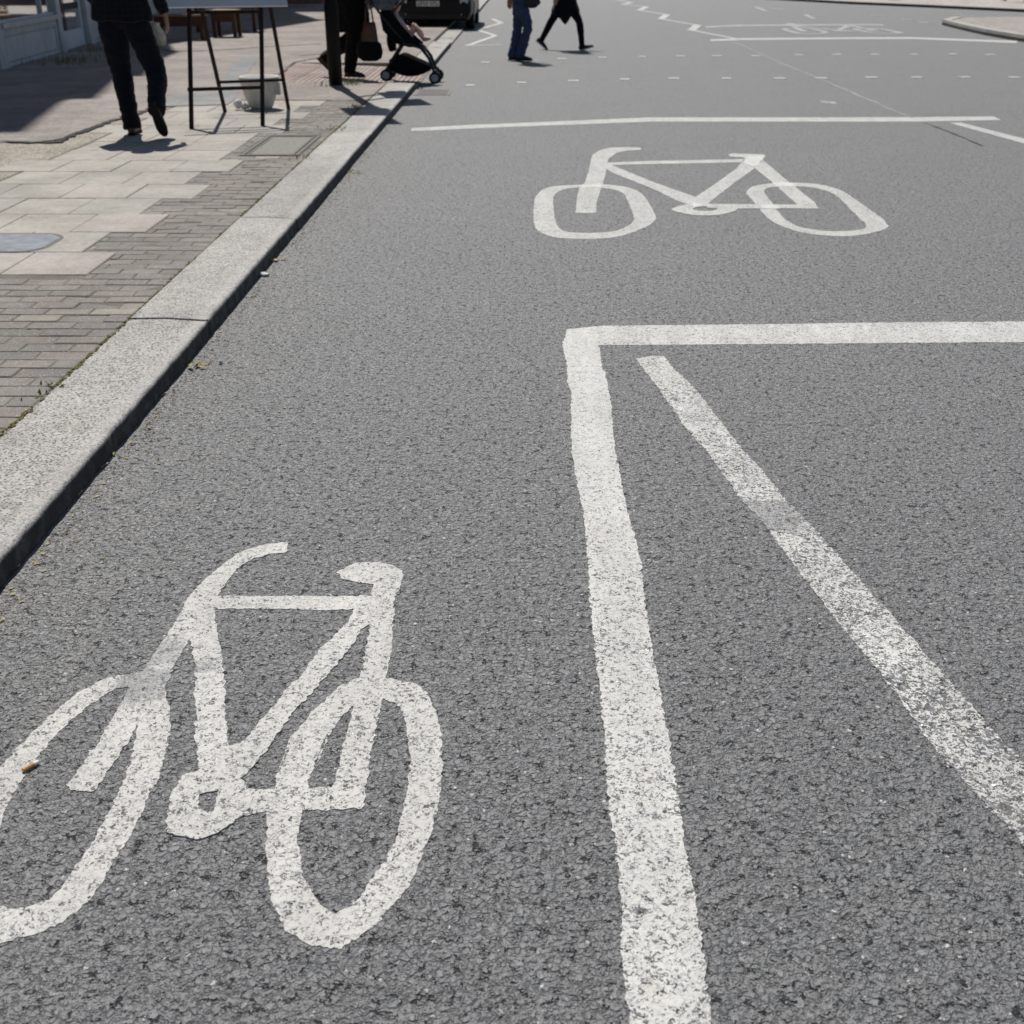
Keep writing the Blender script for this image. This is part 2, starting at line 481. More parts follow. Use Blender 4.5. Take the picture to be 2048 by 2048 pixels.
M = {}
M['asphalt'] = mat_asphalt()
M['paint'] = mat_paint("road_paint", .2)
M['paint_far'] = mat_paint("road_paint_far", .22, col=(.60, .595, .57))
M['paint_faded'] = mat_paint("road_paint_faded", .5)
fx, fy = G(290, 1372); f2x, f2y = G(405, 1335); f3x, f3y = G(325, 1305)
M['paint_bike'] = mat_paint("road_paint_bike", .19, y_wear=(1.3, .28, 3.2, .17), col=(.60, .588, .558),
                            spots=((fx, fy, .085, 1.0), (f2x, f2y, .035, .8), (f3x, f3y, .07, .8)))
gx, gy = G(1545, 1032)
M['paint_lane'] = mat_paint("road_paint_lane", .2, y_wear=(1.2, .33, 4.6, .09))
M['paint_diag'] = mat_paint("road_paint_diagonal", .4, y_wear=(1.5, .55, 4.6, .28), spots=((gx, gy, .13, .95),))
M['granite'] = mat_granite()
M['slab'] = mat_paving("paving_slab", [(0, (.355, .335, .30)), (.35, (.385, .36, .32)), (.65, (.40, .37, .33)), (1, (.395, .35, .32))], .15, (.6, .58, .54), .0012)
M['block'] = mat_paving("paving_block", [(0, (.195, .18, .165)), (.5, (.235, .216, .196)), (.86, (.245, .212, .19)), (.94, (.26, .235, .205)), (1, (.36, .325, .28))], .3, (.5, .48, .45), .0014)
M['tactile'] = mat_paving("tactile_red", [(0, (.36, .285, .255)), (.5, (.39, .31, .28)), (1, (.41, .345, .31))], .1, (.5, .4, .38), .0012)
M['bed'] = mat_ground("mortar_sand", (.15, .135, .11), (.21, .19, .15), 260, .002, (.05, (.3, .28, .24)))
M['forecourt'] = mat_ground("old_tarmac", (.27, .235, .215), (.36, .32, .29), 120, .004, (.06, (.5, .47, .43)))
M['patch'] = mat_ground("tarmac_patch", (.26, .265, .27), (.32, .32, .315), 160, .003)
M['verge'] = mat_ground("gravel_mortar", (.34, .30, .25), (.27, .25, .205), 70, .006, (.1, (.55, .52, .46)))
M['far_paving'] = mat_ground("far_paving", (.40, .365, .335), (.45, .41, .38), 9, .002)
M['island'] = mat_ground("island_paving", (.33, .295, .265), (.36, .325, .29), 12, .002)
M['seal'] = mat_ground("tar_seal", (.285, .285, .285), (.32, .32, .32), 200, .002)
M['crack'] = mat_ground("dark_crack", (.02, .019, .018), (.03, .027, .025), 100, .003)
M['iron'] = mat_simple("cast_iron", (.10, .095, .09), .6, .5, .3, .25, 30, .002, 120)
M['galv'] = mat_simple("galvanised_cover", (.20, .22, .25), .45, .5, .5, .2, 12, .0015, 90)
M['concrete'] = mat_simple("cover_concrete", (.245, .235, .21), .85, .3, 0, .2, 30, .002, 150)
M['rust'] = mat_simple("rusty_steel", (.022, .013, .010), .75, .25, .0, .5, 25, .001, 200)
M['black_paint'] = mat_simple("black_post_paint", (.006, .006, .006), .6, .2, 0, .2, 12, .0006, 80)
M['board_white'] = mat_simple("board_white", (.62, .63, .66), .5, .4, 0, .06, 5)
M['board_red'] = mat_simple("board_maroon", (.16, .012, .03), .5, .4, 0, .1, 5)
M['pot'] = mat_simple("pot_plastic", (.62, .60, .54), .6, .4, 0, .12, 14, .001, 60)
M['stud'] = mat_simple("stud_white", (.50, .495, .485), .5, .4, 0, .12, 30)
M['soil'] = mat_simple("soil", (.05, .037, .026), .95, .2, 0, .4, 40, .01, 60)
M['white'] = mat_simple("white_paper", (.78, .77, .73), .7, .3, 0, .08, 40, .002, 90)
M['shop_white'] = mat_simple("shop_paint", (.56, .58, .58), .55, .4, 0, .12, 3.5, .001, 40)
M['door_white'] = mat_simple("door_paint", (.70, .72, .75), .45, .45, 0, .08, 4)
M['shop_wall'] = mat_simple("render_wall", (.52, .49, .44), .85, .3, 0, .12, 2, .003, 40)
M['brickwall'] = mat_simple("brown_brick", (.25, .15, .11), .85, .3, 0, .25, 8, .004, 30)
M['roof'] = mat_simple("roof_tile", (.10, .07, .06), .8, .3, 0, .25, 8, .004, 30)
M['glass'] = mat_glass("window_glass", (.55, .62, .72))
M['inner'] = mat_simple("shop_interior", (.05, .055, .07), .8, .3, 0, .3, 3)
M['poster'] = mat_simple("blue_poster", (.03, .09, .26), .5, .4, 0, .1, 6)
M['pale_blue'] = mat_simple("window_blind", (.16, .20, .30), .6, .4, 0, .12, 2)
M['wood'] = mat_simple("brown_wood", (.085, .036, .02), .6, .4, 0, .3, 10, .001, 60)
M['wood_top'] = mat_simple("pale_wood", (.30, .20, .12), .6, .4, 0, .2, 12, .001, 60)
M['cream'] = mat_simple("cream_clay", (.60, .53, .42), .8, .3, 0, .2, 14, .003, 40)
M['skin'] = mat_simple("skin", (.46, .27, .20), .5, .4, 0, .08, 30, .0006, 300)
M['skin_dark'] = mat_simple("tanned_skin", (.30, .15, .10), .5, .4, 0, .08, 30, .0006, 300)
M['skin_pale'] = mat_simple("child_skin", (.60, .40, .33), .5, .4, 0, .06, 30, .0004, 300)
M['hair'] = mat_simple("dark_hair", (.03, .02, .014), .5, .4, 0, .3, 60, .003, 200)
M['cl_black'] = mat_cloth("black_cloth", (.005, .005, .006))
M['cl_jacket'] = mat_cloth("dark_jacket", (.007, .007, .009), plaid=True)
M['cl_navy'] = mat_cloth("navy_trousers", (.006, .0065, .012))
M['cl_jeans'] = mat_cloth("blue_jeans", (.047, .072, .145))
M['cl_coat'] = mat_cloth("navy_coat", (.005, .006, .012))
M['cl_top'] = mat_cloth("grey_top", (.22, .22, .24))
M['cl_floral'] = mat_cloth("pale_dress", (.45, .38, .40))
M['shoe_brown'] = mat_simple("brown_leather", (.055, .028, .018), .5, .5, 0, .25, 20, .001, 90)
M['shoe_black'] = mat_simple("black_leather", (.008, .008, .009), .45, .5, 0, .2, 20, .001, 90)
M['sole'] = mat_simple("pale_sole", (.45, .45, .44), .7, .3)
M['sole_dark'] = mat_simple("dark_sole", (.013, .008, .006), .8, .3)
M['tan'] = mat_simple("tan_leather", (.085, .040, .018), .55, .5, 0, .25, 14, .001, 90)
M['st_frame'] = mat_simple("stroller_frame", (.012, .012, .013), .4, .5, .2, .1, 20)
M['st_cloth'] = mat_cloth("stroller_fabric", (.004, .0045, .006))
M['st_grey'] = mat_cloth("stroller_canopy", (.13, .14, .155))
M['tyre'] = mat_simple("tyre_rubber", (.015, .015, .016), .85, .3, 0, .2, 30, .001, 100)
M['hub'] = mat_simple("grey_hub", (.38, .39, .41), .5, .5, 0, .1, 20)
M['car'] = mat_simple("black_car_paint", (.003, .003, .004), .3, .25, 0, .05, 2)
M['car_trim'] = mat_simple("car_plastic", (.012, .012, .012), .6, .4)
M['lens'] = mat_simple("headlamp_lens", (.5, .52, .55), .15, .6, .2, .1, 40)
M['plate'] = mat_simple("number_plate", (.62, .62, .60), .4, .5)
M['plate_ink'] = mat_simple("plate_ink", (.01, .01, .01), .5, .4)
M['filter'] = mat_simple("cigarette_filter", (.62, .33, .14), .8, .3, 0, .2, 200)
M['leaf_dry'] = mat_simple("dry_leaf", (.44, .37, .17), .7, .3, 0, .3, 120)
M['leaf_green'] = mat_simple("wilted_leaf", (.27, .30, .09), .7, .3, 0, .3, 120)
M['moss'] = mat_simple("moss", (.13, .115, .035), .95, .2, 0, .4, 60, .004, 200)
M['grass'] = mat_simple("weed_grass", (.15, .17, .045), .8, .3, 0, .4, 30)
M['debris'] = mat_simple("gutter_dirt", (.30, .255, .185), .9, .2, 0, .5, 60)
M['grit'] = mat_simple("pale_grit", (.6, .58, .54), .8, .3, 0, .2, 90, vary=.2)
M['signal_lens'] = mat_simple("signal_lens", (.05, .03, .02), .2, .5)

# ------------------------------------------------------------------ road and pavement
PZ = .08                                     # pavement level
KX0, KX1 = -1.722, -1.378                    # kerb back and front
rd = MB()
rd.add([(-80, -40, 0), (160, -40, 0), (160, 260, 0), (-80, 260, 0)], [(0, 1, 2, 3)])
tag(rd.build("road", M['asphalt']), kind="structure")

# kerb: one stone after the other, chipped front arris
kerb = empty("kerb", (KX1, 0, 0), kind="structure")
def kerbstone(y0, y1, h0=PZ, h1=PZ, x0=KX0, x1=KX1, gap=.012, parent=kerb, mat='granite'):
    mb = MB(); n = max(2, int((y1 - y0) / (.03 if y0 < 9 else .1))); ph = random.random() * 90
    yj = random.uniform(-.004, .004); dh = random.uniform(-.003, .003); dx = random.uniform(-.004, .004)
    h0 += dh; h1 += dh; x0 += dx; x1 += dx
    for i in range(n + 1):
        t = i / n; y = y0 + gap / 2 + (y1 - y0 - gap) * t
        h = h0 + (h1 - h0) * t
        a = noise.noise((y * 9 + ph, 1, 0)) * .006 + noise.noise((y * 34, 2, ph)) * .0028
        b = noise.noise((y * 11 + ph, 7, 0)) * .004 + noise.noise((y * 40, 5, ph)) * .002
        endc = min(i, n - i); chip = .007 if endc == 0 else (.002 if endc == 1 else 0)
        if noise.noise((y * 6, ph, 4)) > .48: chip += .006
        pr = [(x0, -.05), (x0, h - .004), (x0 + .006, h), (x0 + .16, h + .002), (x1 - .05, h + .001 - chip + b * .2),
              (x1 - .012 + a * .6, h - .001 - chip + b * .4), (x1 - .004 + a, h - .005 + b), (x1 + a * .9, h - .013 + b), (x1 + .004 + a * .4, -.05)]
        mb.v += [Vector((x, y + (yj if i == 0 else 0), z)) for x, z in pr]
    m = 9
    for i in range(n):
        for j in range(m - 1):
            q = i * m + j
            mb.f.append((q, q + 1, q + m + 1, q + m))
    mb.f.append(tuple(range(m))[::-1]); mb.f.append(tuple(n * m + j for j in range(m)))
    for f in range(len(mb.f)): mb.f[f] = mb.f[f][::-1]
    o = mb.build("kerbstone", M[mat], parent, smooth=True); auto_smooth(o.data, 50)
    return o
JO = [-.4, .5, 2.42, 4.80, 6.94, 9.2, 10.6, 12.5, 14.1, 15.22]
for a, b in zip(JO, JO[1:]): kerbstone(a, b)
KJ2 = [18.15, 19.8, 21.4, 23.0]
for a, b in zip(KJ2, KJ2[1:]): kerbstone(a, b)
y = 23.0
while y < 34: kerbstone(y, y + 1.8, .03, .03); y += 1.8
while y < 74: kerbstone(y, y + 2.0); y += 2.0

# bed under the paving: one sheet with the ramp of the crossing let into it
pv = MB()
BZ = PZ - .0048
def quad(mb, p): mb.add(p, [(0, 1, 2, 3)])
quad(pv, [(-4.05, -.4, BZ), (KX0, -.4, BZ), (KX0, 15.22, BZ), (-4.05, 15.22, BZ)])
quad(pv, [(-3.35, 15.22, BZ), (KX1, 15.22, .002), (KX1, 18.15, .002), (-3.35, 18.15, BZ)])
quad(pv, [(-4.05, 15.22, BZ), (-3.35, 15.22, BZ), (-3.35, 18.15, BZ), (-4.05, 18.15, BZ)])
quad(pv, [(-4.05, 18.15, BZ), (KX0, 18.15, BZ), (KX0, 23.0, BZ), (-4.05, 23.0, BZ)])
pavement = tag(pv.build("pavement", M['bed']), kind="structure")

# large buff slabs in running bond
SLW, SLT, YS0 = .441, .05, 5.556
rows_y = [5.556, 6.03, 6.525, 7.03, 7.545, 8.06, 8.57, 9.09, 9.6, 10.1, 10.62, 11.13, 11.65, 12.16, 12.68, 13.2]
slab_mesh = {}
def piece(name, mat, cx, cy, lx, ly, zt, cache, bev, parent, rx=0.0, ry=0.0, th=.04):
    key = (round(lx, 3), round(ly, 3))
    if key not in cache:
        me = MB().box((0, 0, -th / 2), (lx, ly, th), bev=bev).mesh(name); me.materials.append(mat); cache[key] = me
    o = bpy.data.objects.new(name, cache[key]); COL.objects.link(o); o.parent = parent
    o.location = Vector((cx, cy, zt)) - worldloc(parent); o.rotation_euler = (rx, ry, 0)
    return o
cov_c, cov_r = (-2.782, 6.225), .2
for i in range(len(rows_y) - 1):
    y0, y1 = rows_y[i], rows_y[i + 1]
    xr = -2.176 if i % 2 == 0 else -2.37
    if 9.09 <= y0 < 10.6: xr = -2.37 if i % 2 == 0 else -2.38      # the manhole cuts in
    for c in range(5):
        x1 = xr - c * SLW; x0 = x1 - SLW
        if x0 < -3.98: x0 = max(x0, -3.72) if y0 > 8 else x0
        if x1 - x0 < .12: continue
        piece("paving_slab", M['slab'], (x0 + x1) / 2, (y0 + y1) / 2, x1 - x0 - .006, y1 - y0 - .006,
              PZ + random.uniform(-.002, .0022), slab_mesh, .004, pavement, R(random.uniform(-.22, .22)), R(random.uniform(-.22, .22)))
# small blocks: courses across the pavement
blocks = []
BW, BH = .2, .103
def inside_manhole(x, y): return -2.3 < x < -1.76 and 9.28 < y < 10.52
def slab_right(y):
    for i in range(len(rows_y) - 1):
        if rows_y[i] <= y < rows_y[i + 1]:
            if 9.09 <= rows_y[i] < 10.6: return -2.37 if i % 2 == 0 else -2.38
            return -2.176 if i % 2 == 0 else -2.37
    return None
row = 0; y = 3.0
while y < 13.15:
    xl = slab_right(y + BH / 2)
    left = xl if xl is not None else (-3.4 if y < 5.556 else -2.3)
    if y < 5.556 < y + BH: left = -2.176
    x = KX0 - .006 - (BW * .5 if row % 2 else 0)
    if row % 2: blocks.append((x + BW * .25, y, BW * .5, 0))
    while x - .016 > left:
        l = min(BW, x - left - .002)
        if l > .014: blocks.append((x - l / 2, y, l, 0))
        x -= BW
    y += BH; row += 1
clipped = []
for x, y, l, q in blocks:
    if y + BH > 9.335 and y < 10.465:
        a, b = x - l / 2, x + l / 2
        for p, r in ((a, min(b, -2.283)), (max(a, -1.787), b)):
            if r - p > .014: clipped.append(((p + r) / 2, y, r - p, q))
    else: clipped.append((x, y, l, q))
blocks = clipped
def in_view(x, y): return x > -.452 * (y * .9 + .65) - .12
vis = [b for b in blocks if in_view(b[0], b[1])]
vis.sort(key=lambda b: b[1])
near, rest = vis[:298], vis[298:]
bcache = {}
for x, y, l, _ in near:
    piece("brick", M['block'], x, y + BH / 2, l - .0045, BH - .0055, PZ - .001 + random.uniform(-.0035, .0025), bcache, .0045, pavement,
          R(random.uniform(-1.6, 1.6)), R(random.uniform(-.8, .8)))
mb = MB()
for x, y, l, _ in rest + [b for b in blocks if not in_view(b[0], b[1])]:
    mb.box((x, y + BH / 2, PZ - .021 + random.uniform(-.002, .002)), (l - .006, BH - .007, .04), bev=.005)
tag(mb.build("brick_field", M['block'], pavement), kind="stuff")
# red blister slabs on the crossing ramp
tm = MB().box((0, 0, -.02), (.394, .394, .04), bev=.003)
for i in range(6):
    for j in range(6):
        tm.lathe((-.167 + i * .0668, -.167 + j * .0668, 0), [(.017, -.001), (.011, .005)], 6)
tme = tm.mesh("tactile_slab"); tme.materials.append(M['tactile'])
slope = math.atan((BZ - .002) / (3.35 + KX1))
for i in range(5):
    for j in range(7):
        x = KX1 - .205 - i * .4; y = 15.45 + j * .4
        o = bpy.data.objects.new("tactile_slab", tme); COL.objects.link(o); o.parent = pavement
        z = .002 + (BZ - .002) * (KX1 - x) / (3.35 + KX1) + .010
        o.location = (x, y, z); o.rotation_euler.y = slope
# forecourt tarmac, verge strip, patches, crack
edge_px = [(-260, 320), (-60, 300), (0, 285), (60, 285), (115, 279), (150, 270), (200, 252), (250, 235), (300, 222), (330, 210)]
edge = [G(a, b, PZ) for a, b in edge_px]
edge = [(-4.6, -.4), (-4.6, 8.0)] + edge + [(-3.80, 13.2), (-3.1, 13.25), (-1.735, 13.22)]
fc = MB()
fpoly = edge + [(-1.735, 15.2), (-3.34, 15.22), (-3.34, 18.15), (-1.735, 18.16), (-1.735, 74), (-12, 74), (-12, -.4)]
fc.prism(fpoly[::-1], PZ - .05, PZ + .003)
tag(fc.build("forecourt", M['forecourt']), kind="structure")
vg = MB()
vpoly = [(-4.62, -.4), (-3.735, -.4), (-3.735, 13.2), (-3.82, 13.2)] + edge[2:-3][::-1] + [(-4.6, 8.0)]
vg.prism(vpoly, PZ - .05, PZ - .004)
tag(vg.build("verge", M['verge']), kind="structure")
def ribbon(pts, wd, z0, z1, jit=0.0, step=.05):
    out_l, out_r = [], []
    P = [Vector((a, b, 0)) for a, b in pts]; Q = []
    for a, b in zip(P, P[1:]):
        n = max(1, int((b - a).length / step))
        Q += [a + (b - a) * i / n for i in range(n)]
    Q.append(P[-1])
    for i, q in enumerate(Q):
        t = (Q[min(i + 1, len(Q) - 1)] - Q[max(i - 1, 0)]).normalized(); nn = Vector((-t.y, t.x, 0))
        wl = wd / 2 * (1 + noise.noise(q * 9) * jit * 2); wr = wd / 2 * (1 + noise.noise(q * 9 + Vector((9, 3, 1))) * jit * 2)
        out_l.append(q + nn * wl); out_r.append(q - nn * wr)
    poly = [(p.x, p.y) for p in out_r] + [(p.x, p.y) for p in reversed(out_l)]
    return MB().prism(poly, z0, z1, bottom=False)
cr = [G(a, b, PZ) for a, b in ((-40, 284), (0, 283), (60, 286), (115, 284), (142, 272), (200, 251), (250, 234), (285, 225), (312, 214))]
tag(ribbon(cr, .075, PZ - .01, PZ + .006, .9).build("pavement_crack", M['crack']), kind="structure")
pp = [G(a, b, PZ) for a, b in ((430, 205), (462, 130), (492, 112), (520, 113), (500, 140), (478, 170), (470, 200))]
tag(MB().prism(pp, PZ - .01, PZ + .007).build("tarmac_patch", M['patch']), kind="structure")
pp = [G(a, b, PZ) for a, b in ((320, 214), (345, 190), (440, 186), (470, 200), (455, 210))]
tag(MB().prism(pp, PZ - .01, PZ + .0075).build("tarmac_patch", M['patch']), kind="structure")
for pts, wd in ((((310, 98), (350, 103), (420, 102), (520, 95), (640, 88)), .06), (((560, 150), (590, 125), (660, 112)), .05), (((600, 112), (650, 108), (690, 108)), .05)):
    tag(ribbon([G(a, b, PZ) for a, b in pts], wd, PZ, PZ + .006, .6).build("pavement_crack", M['crack']), kind="structure")

# far side: pavement, its kerb, and the island at the right
fp = [G(x, y) for x, y in ((1380, -8), (1560, 0), (1700, 8), (1860, 15), (2048, 24))]
d = Vector((fp[-1][0] - fp[-2][0], fp[-1][1] - fp[-2][1])).normalized()
fp.append((fp[-1][0] + d.x * 30, fp[-1][1] + d.y * 30))
fpv = MB().prism(fp + [(90, 130), (-10, 130)], -.05, .085)
tag(fpv.build("far_pavement", M['far_paving']), kind="structure")
fk = empty("far_kerb", (fp[1][0], fp[1][1], 0), kind="structure")
for a, b in zip(fp, fp[1:]):
    a, b = Vector((a[0], a[1], 0)), Vector((b[0], b[1], 0)); L = (b - a).length; n = max(1, int(L / 1.8)); t = (b - a).normalized()
    if L > 25: n = 16
    nn = Vector((t.y, -t.x, 0))
    for i in range(n):
        p, q = a + (b - a) * (i / n), a + (b - a) * ((i + 1) / n)
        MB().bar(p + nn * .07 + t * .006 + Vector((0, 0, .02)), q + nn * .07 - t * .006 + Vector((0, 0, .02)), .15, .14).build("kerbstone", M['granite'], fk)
isl = [G(x, y) for x, y in ((1896, 50), (1935, 60), (1985, 71), (2048, 82), (2120, 92))]
ipoly = isl + [(14.5, 24.0), (18, 27), (18, 32.5), (12.6, 32.2), (11.3, 32.0)]
tag(MB().prism(ipoly, -.05, .11).build("traffic_island", M['island']), kind="structure")
ik = empty("island_kerb", (isl[0][0], isl[0][1], 0), kind="structure")
ring = [(11.3, 32.0)] + isl
for a, b in zip(ring, ring[1:]):
    a, b = Vector((a[0], a[1], 0)), Vector((b[0], b[1], 0)); t = (b - a).normalized(); nn = Vector((-t.y, t.x, 0))
    n = max(1, int((b - a).length / .9))
    for i in range(n):
        p, q = a + (b - a) * (i / n), a + (b - a) * ((i + 1) / n)
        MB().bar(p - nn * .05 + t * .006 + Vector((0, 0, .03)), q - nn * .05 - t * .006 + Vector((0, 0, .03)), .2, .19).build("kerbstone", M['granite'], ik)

# ------------------------------------------------------------------ painted markings
def dens(pts, closed=True, jit=1.0, step=None):
    """ground outline with the ragged edge of hand-laid thermoplastic"""
    out = []; n = len(pts)
    for i in range(n if closed else n - 1):
        a, b = Vector((*pts[i], 0)), Vector((*pts[(i + 1) % n], 0))
        L = (b - a).length; s = step or max(.006, min(.06, .0035 * (a.y + .3)))
        m = max(1, int(L / s)); t = (b - a) / max(L, 1e-6); nn = Vector((-t.y, t.x, 0))
        for j in range(m):
            q = a + (b - a) * j / m
            w_ = noise.noise(q * 75) * .0044 + noise.noise(q * 170 + Vector((3, 1, 7))) * .0048 + noise.noise(q * 31 + Vector((8, 2, 4))) * .0028 + noise.noise(q * 11) * .0024
            q = q + nn * (w_ * jit)
            out.append((q.x, q.y))
    return out
def reg(x0, y0, s, pts): return [(x0 + a / s, y0 + b / s) for a, b in pts]
def pxpoly(pts): return [G(a, b) for a, b in pts]
def smooth_px(pts, n=4):
    """closed Catmull-Rom through the traced points"""
    P = [Vector((a, b)) for a, b in pts]; N_ = len(P); out = []
    for i in range(N_):
        p0, p1, p2, p3 = P[i - 1], P[i], P[(i + 1) % N_], P[(i + 2) % N_]
        for j in range(n):
            t = j / n
            q = .5 * ((2 * p1) + (p2 - p0) * t + (2 * p0 - 5 * p1 + 4 * p2 - p3) * t * t + (3 * p1 - p0 - 3 * p2 + p3) * t ** 3)
            out.append((q.x, q.y))
    return out
def paint_piece(name, outer, mat, parent=None, holes=(), z=.0014, jit=1.0):
    mb = MB(); mb.prism(dens(pxpoly(outer), jit=jit), .0001, z, [dens(pxpoly(h), jit=jit) for h in holes], bottom=False)
    return mb.build(name, mat, parent)

A = lambda p: reg(0, 1050, 3.864, p)
B = lambda p: reg(400, 1050, 3.864, p)
Cc = lambda p: reg(0, 1500, 3.864, p)
D = lambda p: reg(450, 1450, 3.864, p)
bx, by = G(480, 1500)
nb = empty("bicycle_marking", (bx, by, 0), "large worn white bicycle symbol painted on the asphalt close to the kerb", "road marking", "bicycle symbols painted on the road")
MBk = M['paint_bike']
# rear wheel
rwo = B([(1190, 1195), (1240, 1180), (1450, 1185), (1660, 1230), (1750, 1290), (1800, 1400), (1850, 1540), (1870, 1700), (1870, 1900)]) + \
      D([(1680, 400), (1650, 600), (1590, 850), (1510, 1060), (1440, 1220), (1300, 1390), (1150, 1560), (1010, 1660), (900, 1720), (760, 1722), (620, 1680),
         (480, 1590), (420, 1480), (360, 1380), (330, 1200), (320, 1000), (330, 800), (312, 690), (325, 620), (390, 480), (410, 380), (500, 170)]) + \
      B([(610, 1900), (700, 1640), (870, 1450), (1000, 1320), (1100, 1230)])
rwi = B([(1150, 1430), (1220, 1375), (1310, 1345), (1420, 1345), (1540, 1400), (1590, 1520), (1610, 1650), (1625, 1860)]) + \
      D([(1430, 300), (1410, 500), (1370, 700), (1330, 850), (1260, 1030), (1160, 1160), (1070, 1290), (980, 1390), (860, 1460), (760, 1410), (700, 1350), (650, 1260),
         (590, 1120), (580, 1000), (560, 870), (590, 700), (620, 600), (650, 430), (720, 230), (800, 50)]) + B([(900, 1860), (1000, 1640), (1060, 1530)])
paint_piece("wheel", rwo, MBk, nb, [rwi], .0014)
fwo = A([(1110, 1135), (1040, 1150), (900, 1160), (760, 1210), (600, 1300), (430, 1440), (270, 1600), (100, 1760), (0, 1880)]) + \
      [(-34, 1582), (-64, 1640), (-84, 1710), (-88, 1780), (-68, 1838), (-34, 1874)] + \
      Cc([(0, 1495), (100, 1480), (280, 1430), (480, 1340), (650, 1200), (800, 1020), (880, 850), (1000, 680), (1110, 460), (1200, 280)]) + \
      A([(1245, 1900), (1290, 1720), (1325, 1550), (1310, 1400), (1270, 1270), (1190, 1170)])
fwi = A([(970, 1252), (900, 1265), (790, 1320), (640, 1430), (490, 1560), (400, 1660), (310, 1780)]) + \
      Cc([(290, 70), (200, 200), (100, 350), (20, 520)]) + [(-4, 1668), (-16, 1710), (-18, 1760), (-10, 1795)] + \
      Cc([(0, 1200), (130, 1230), (280, 1190), (370, 1160), (500, 1030), (610, 880), (720, 700), (800, 560), (870, 430), (950, 260), (1000, 100)]) + \
      A([(1000, 1880), (1040, 1700), (1070, 1540), (1090, 1420), (1060, 1310)])
paint_piece("wheel", fwo, MBk, nb, [fwi], .0014)
fork = B([(695, 130), (460, 160), (285, 225), (100, 370), (0, 460)]) + A([(1450, 570), (1390, 680), (1310, 830), (1200, 980), (1110, 1130), (970, 1320), (880, 1480), (780, 1660), (650, 1830), (560, 1960)]) + \
       Cc([(520, 270), (545, 315), (720, 325), (830, 170), (920, 30)]) + A([(980, 1700), (1070, 1530), (1180, 1430), (1290, 1230), (1370, 1050), (1470, 870), (1600, 770), (1655, 640), (1660, 560)]) + \
       B([(130, 550), (200, 450), (300, 330), (400, 265), (540, 225), (665, 215)])
paint_piece("fork", fork, MBk, nb, (), .0020)
paint_piece("top_tube", [(424, 1191)] + B([(130, 550), (700, 553), (1330, 551), (1330, 655), (1200, 656), (1000, 662), (700, 652), (120, 650)]) + [(422, 1218)], MBk, nb, (), .0017)
paint_piece("down_tube", A([(1475, 860), (1500, 1080), (1510, 1280), (1510, 1560), (1520, 1760), (1540, 1950)]) + [(452, 1560)] + B([(225, 1720), (200, 1480), (190, 1180), (160, 960), (110, 670)]) + [(425, 1205), (404, 1225)], MBk, nb, (), .0023)
paint_piece("saddle", smooth_px(B([(1080, 385), (1110, 340), (1200, 300), (1330, 290), (1470, 310), (1560, 380)]), 3)[:-3] + B([(1558, 450), (1510, 560), (1490, 750), (1480, 1000), (1445, 1180), (1410, 1360), (1370, 1540)]) +
            D([(1130, 250), (1080, 480), (1078, 620), (1055, 650), (820, 655), (835, 490), (855, 410), (890, 300), (930, 110)]) + B([(1180, 1420), (1250, 1150), (1285, 960), (1310, 780), (1320, 550), (1340, 462), (1180, 440), (1105, 425)]), MBk, nb, (), .0020)
paint_piece("seat_tube", B([(1200, 655), (1150, 740), (1050, 850), (920, 970), (800, 1150), (680, 1260), (560, 1420), (430, 1570), (310, 1690), (215, 1715), (200, 1900), (330, 1960), (405, 1870), (440, 1830), (560, 1690), (700, 1480), (830, 1330), (930, 1230), (1080, 1050), (1190, 920), (1240, 810), (1320, 770), (1330, 650)]), MBk, nb, (), .0026)
paint_piece("chain_stay", D([(40, 480), (220, 495), (390, 500), (640, 490), (820, 490), (812, 662), (590, 667), (320, 672), (190, 690), (60, 740)]), MBk, nb, (), .0017)
crank = Cc([(1560, 160), (1500, 175), (1420, 210), (1350, 310), (1310, 370), (1290, 460), (1285, 640), (1400, 680), (1520, 702), (1640, 662), (1750, 600), (1880, 520)]) + D([(190, 690), (215, 560), (120, 400)]) + [(455, 1530), (425, 1535)]
paint_piece("crank", crank, MBk, nb, [Cc([(1545, 350), (1600, 325), (1680, 320), (1682, 400), (1650, 480), (1590, 500), (1535, 430)])], .0029)

E8 = lambda p: reg(1030, 270, 2.509, p)
ox, oy = G(1370, 420)
fb = empty("bicycle_marking", (ox, oy, 0), "bright white bicycle symbol painted between the two stop lines", "road marking", "bicycle symbols painted on the road")
PF = M['paint_far']
paint_piece("wheel", smooth_px(E8([(330, 250), (200, 258), (140, 275), (105, 310), (95, 350), (95, 440), (110, 475), (150, 500), (230, 518), (400, 522), (520, 510), (600, 485), (670, 455), (705, 425), (700, 395), (670, 340), (640, 300), (600, 275), (540, 258), (430, 247)]), 3), PF, fb,
            [smooth_px(E8([(320, 264), (240, 275), (200, 300), (190, 330), (195, 380), (205, 440), (230, 475), (290, 490), (400, 492), (500, 483), (560, 460), (595, 430), (590, 390), (565, 330), (545, 295), (500, 275), (430, 266)]), 3)], .0014)
paint_piece("wheel", smooth_px(E8([(1330, 240), (1230, 250), (1180, 265), (1160, 290), (1175, 310), (1210, 350), (1260, 410), (1320, 450), (1440, 490), (1560, 505), (1680, 508), (1800, 490), (1870, 465), (1860, 440), (1830, 410), (1730, 340), (1640, 280), (1560, 255), (1480, 243), (1400, 240)]), 3), PF, fb,
            [smooth_px(E8([(1330, 260), (1270, 265), (1250, 285), (1270, 315), (1300, 355), (1340, 410), (1380, 440), (1440, 465), (1560, 482), (1680, 482), (1750, 470), (1760, 450), (1730, 420), (1680, 370), (1620, 310), (1560, 280), (1480, 263), (1400, 258)]), 3)], .0014)
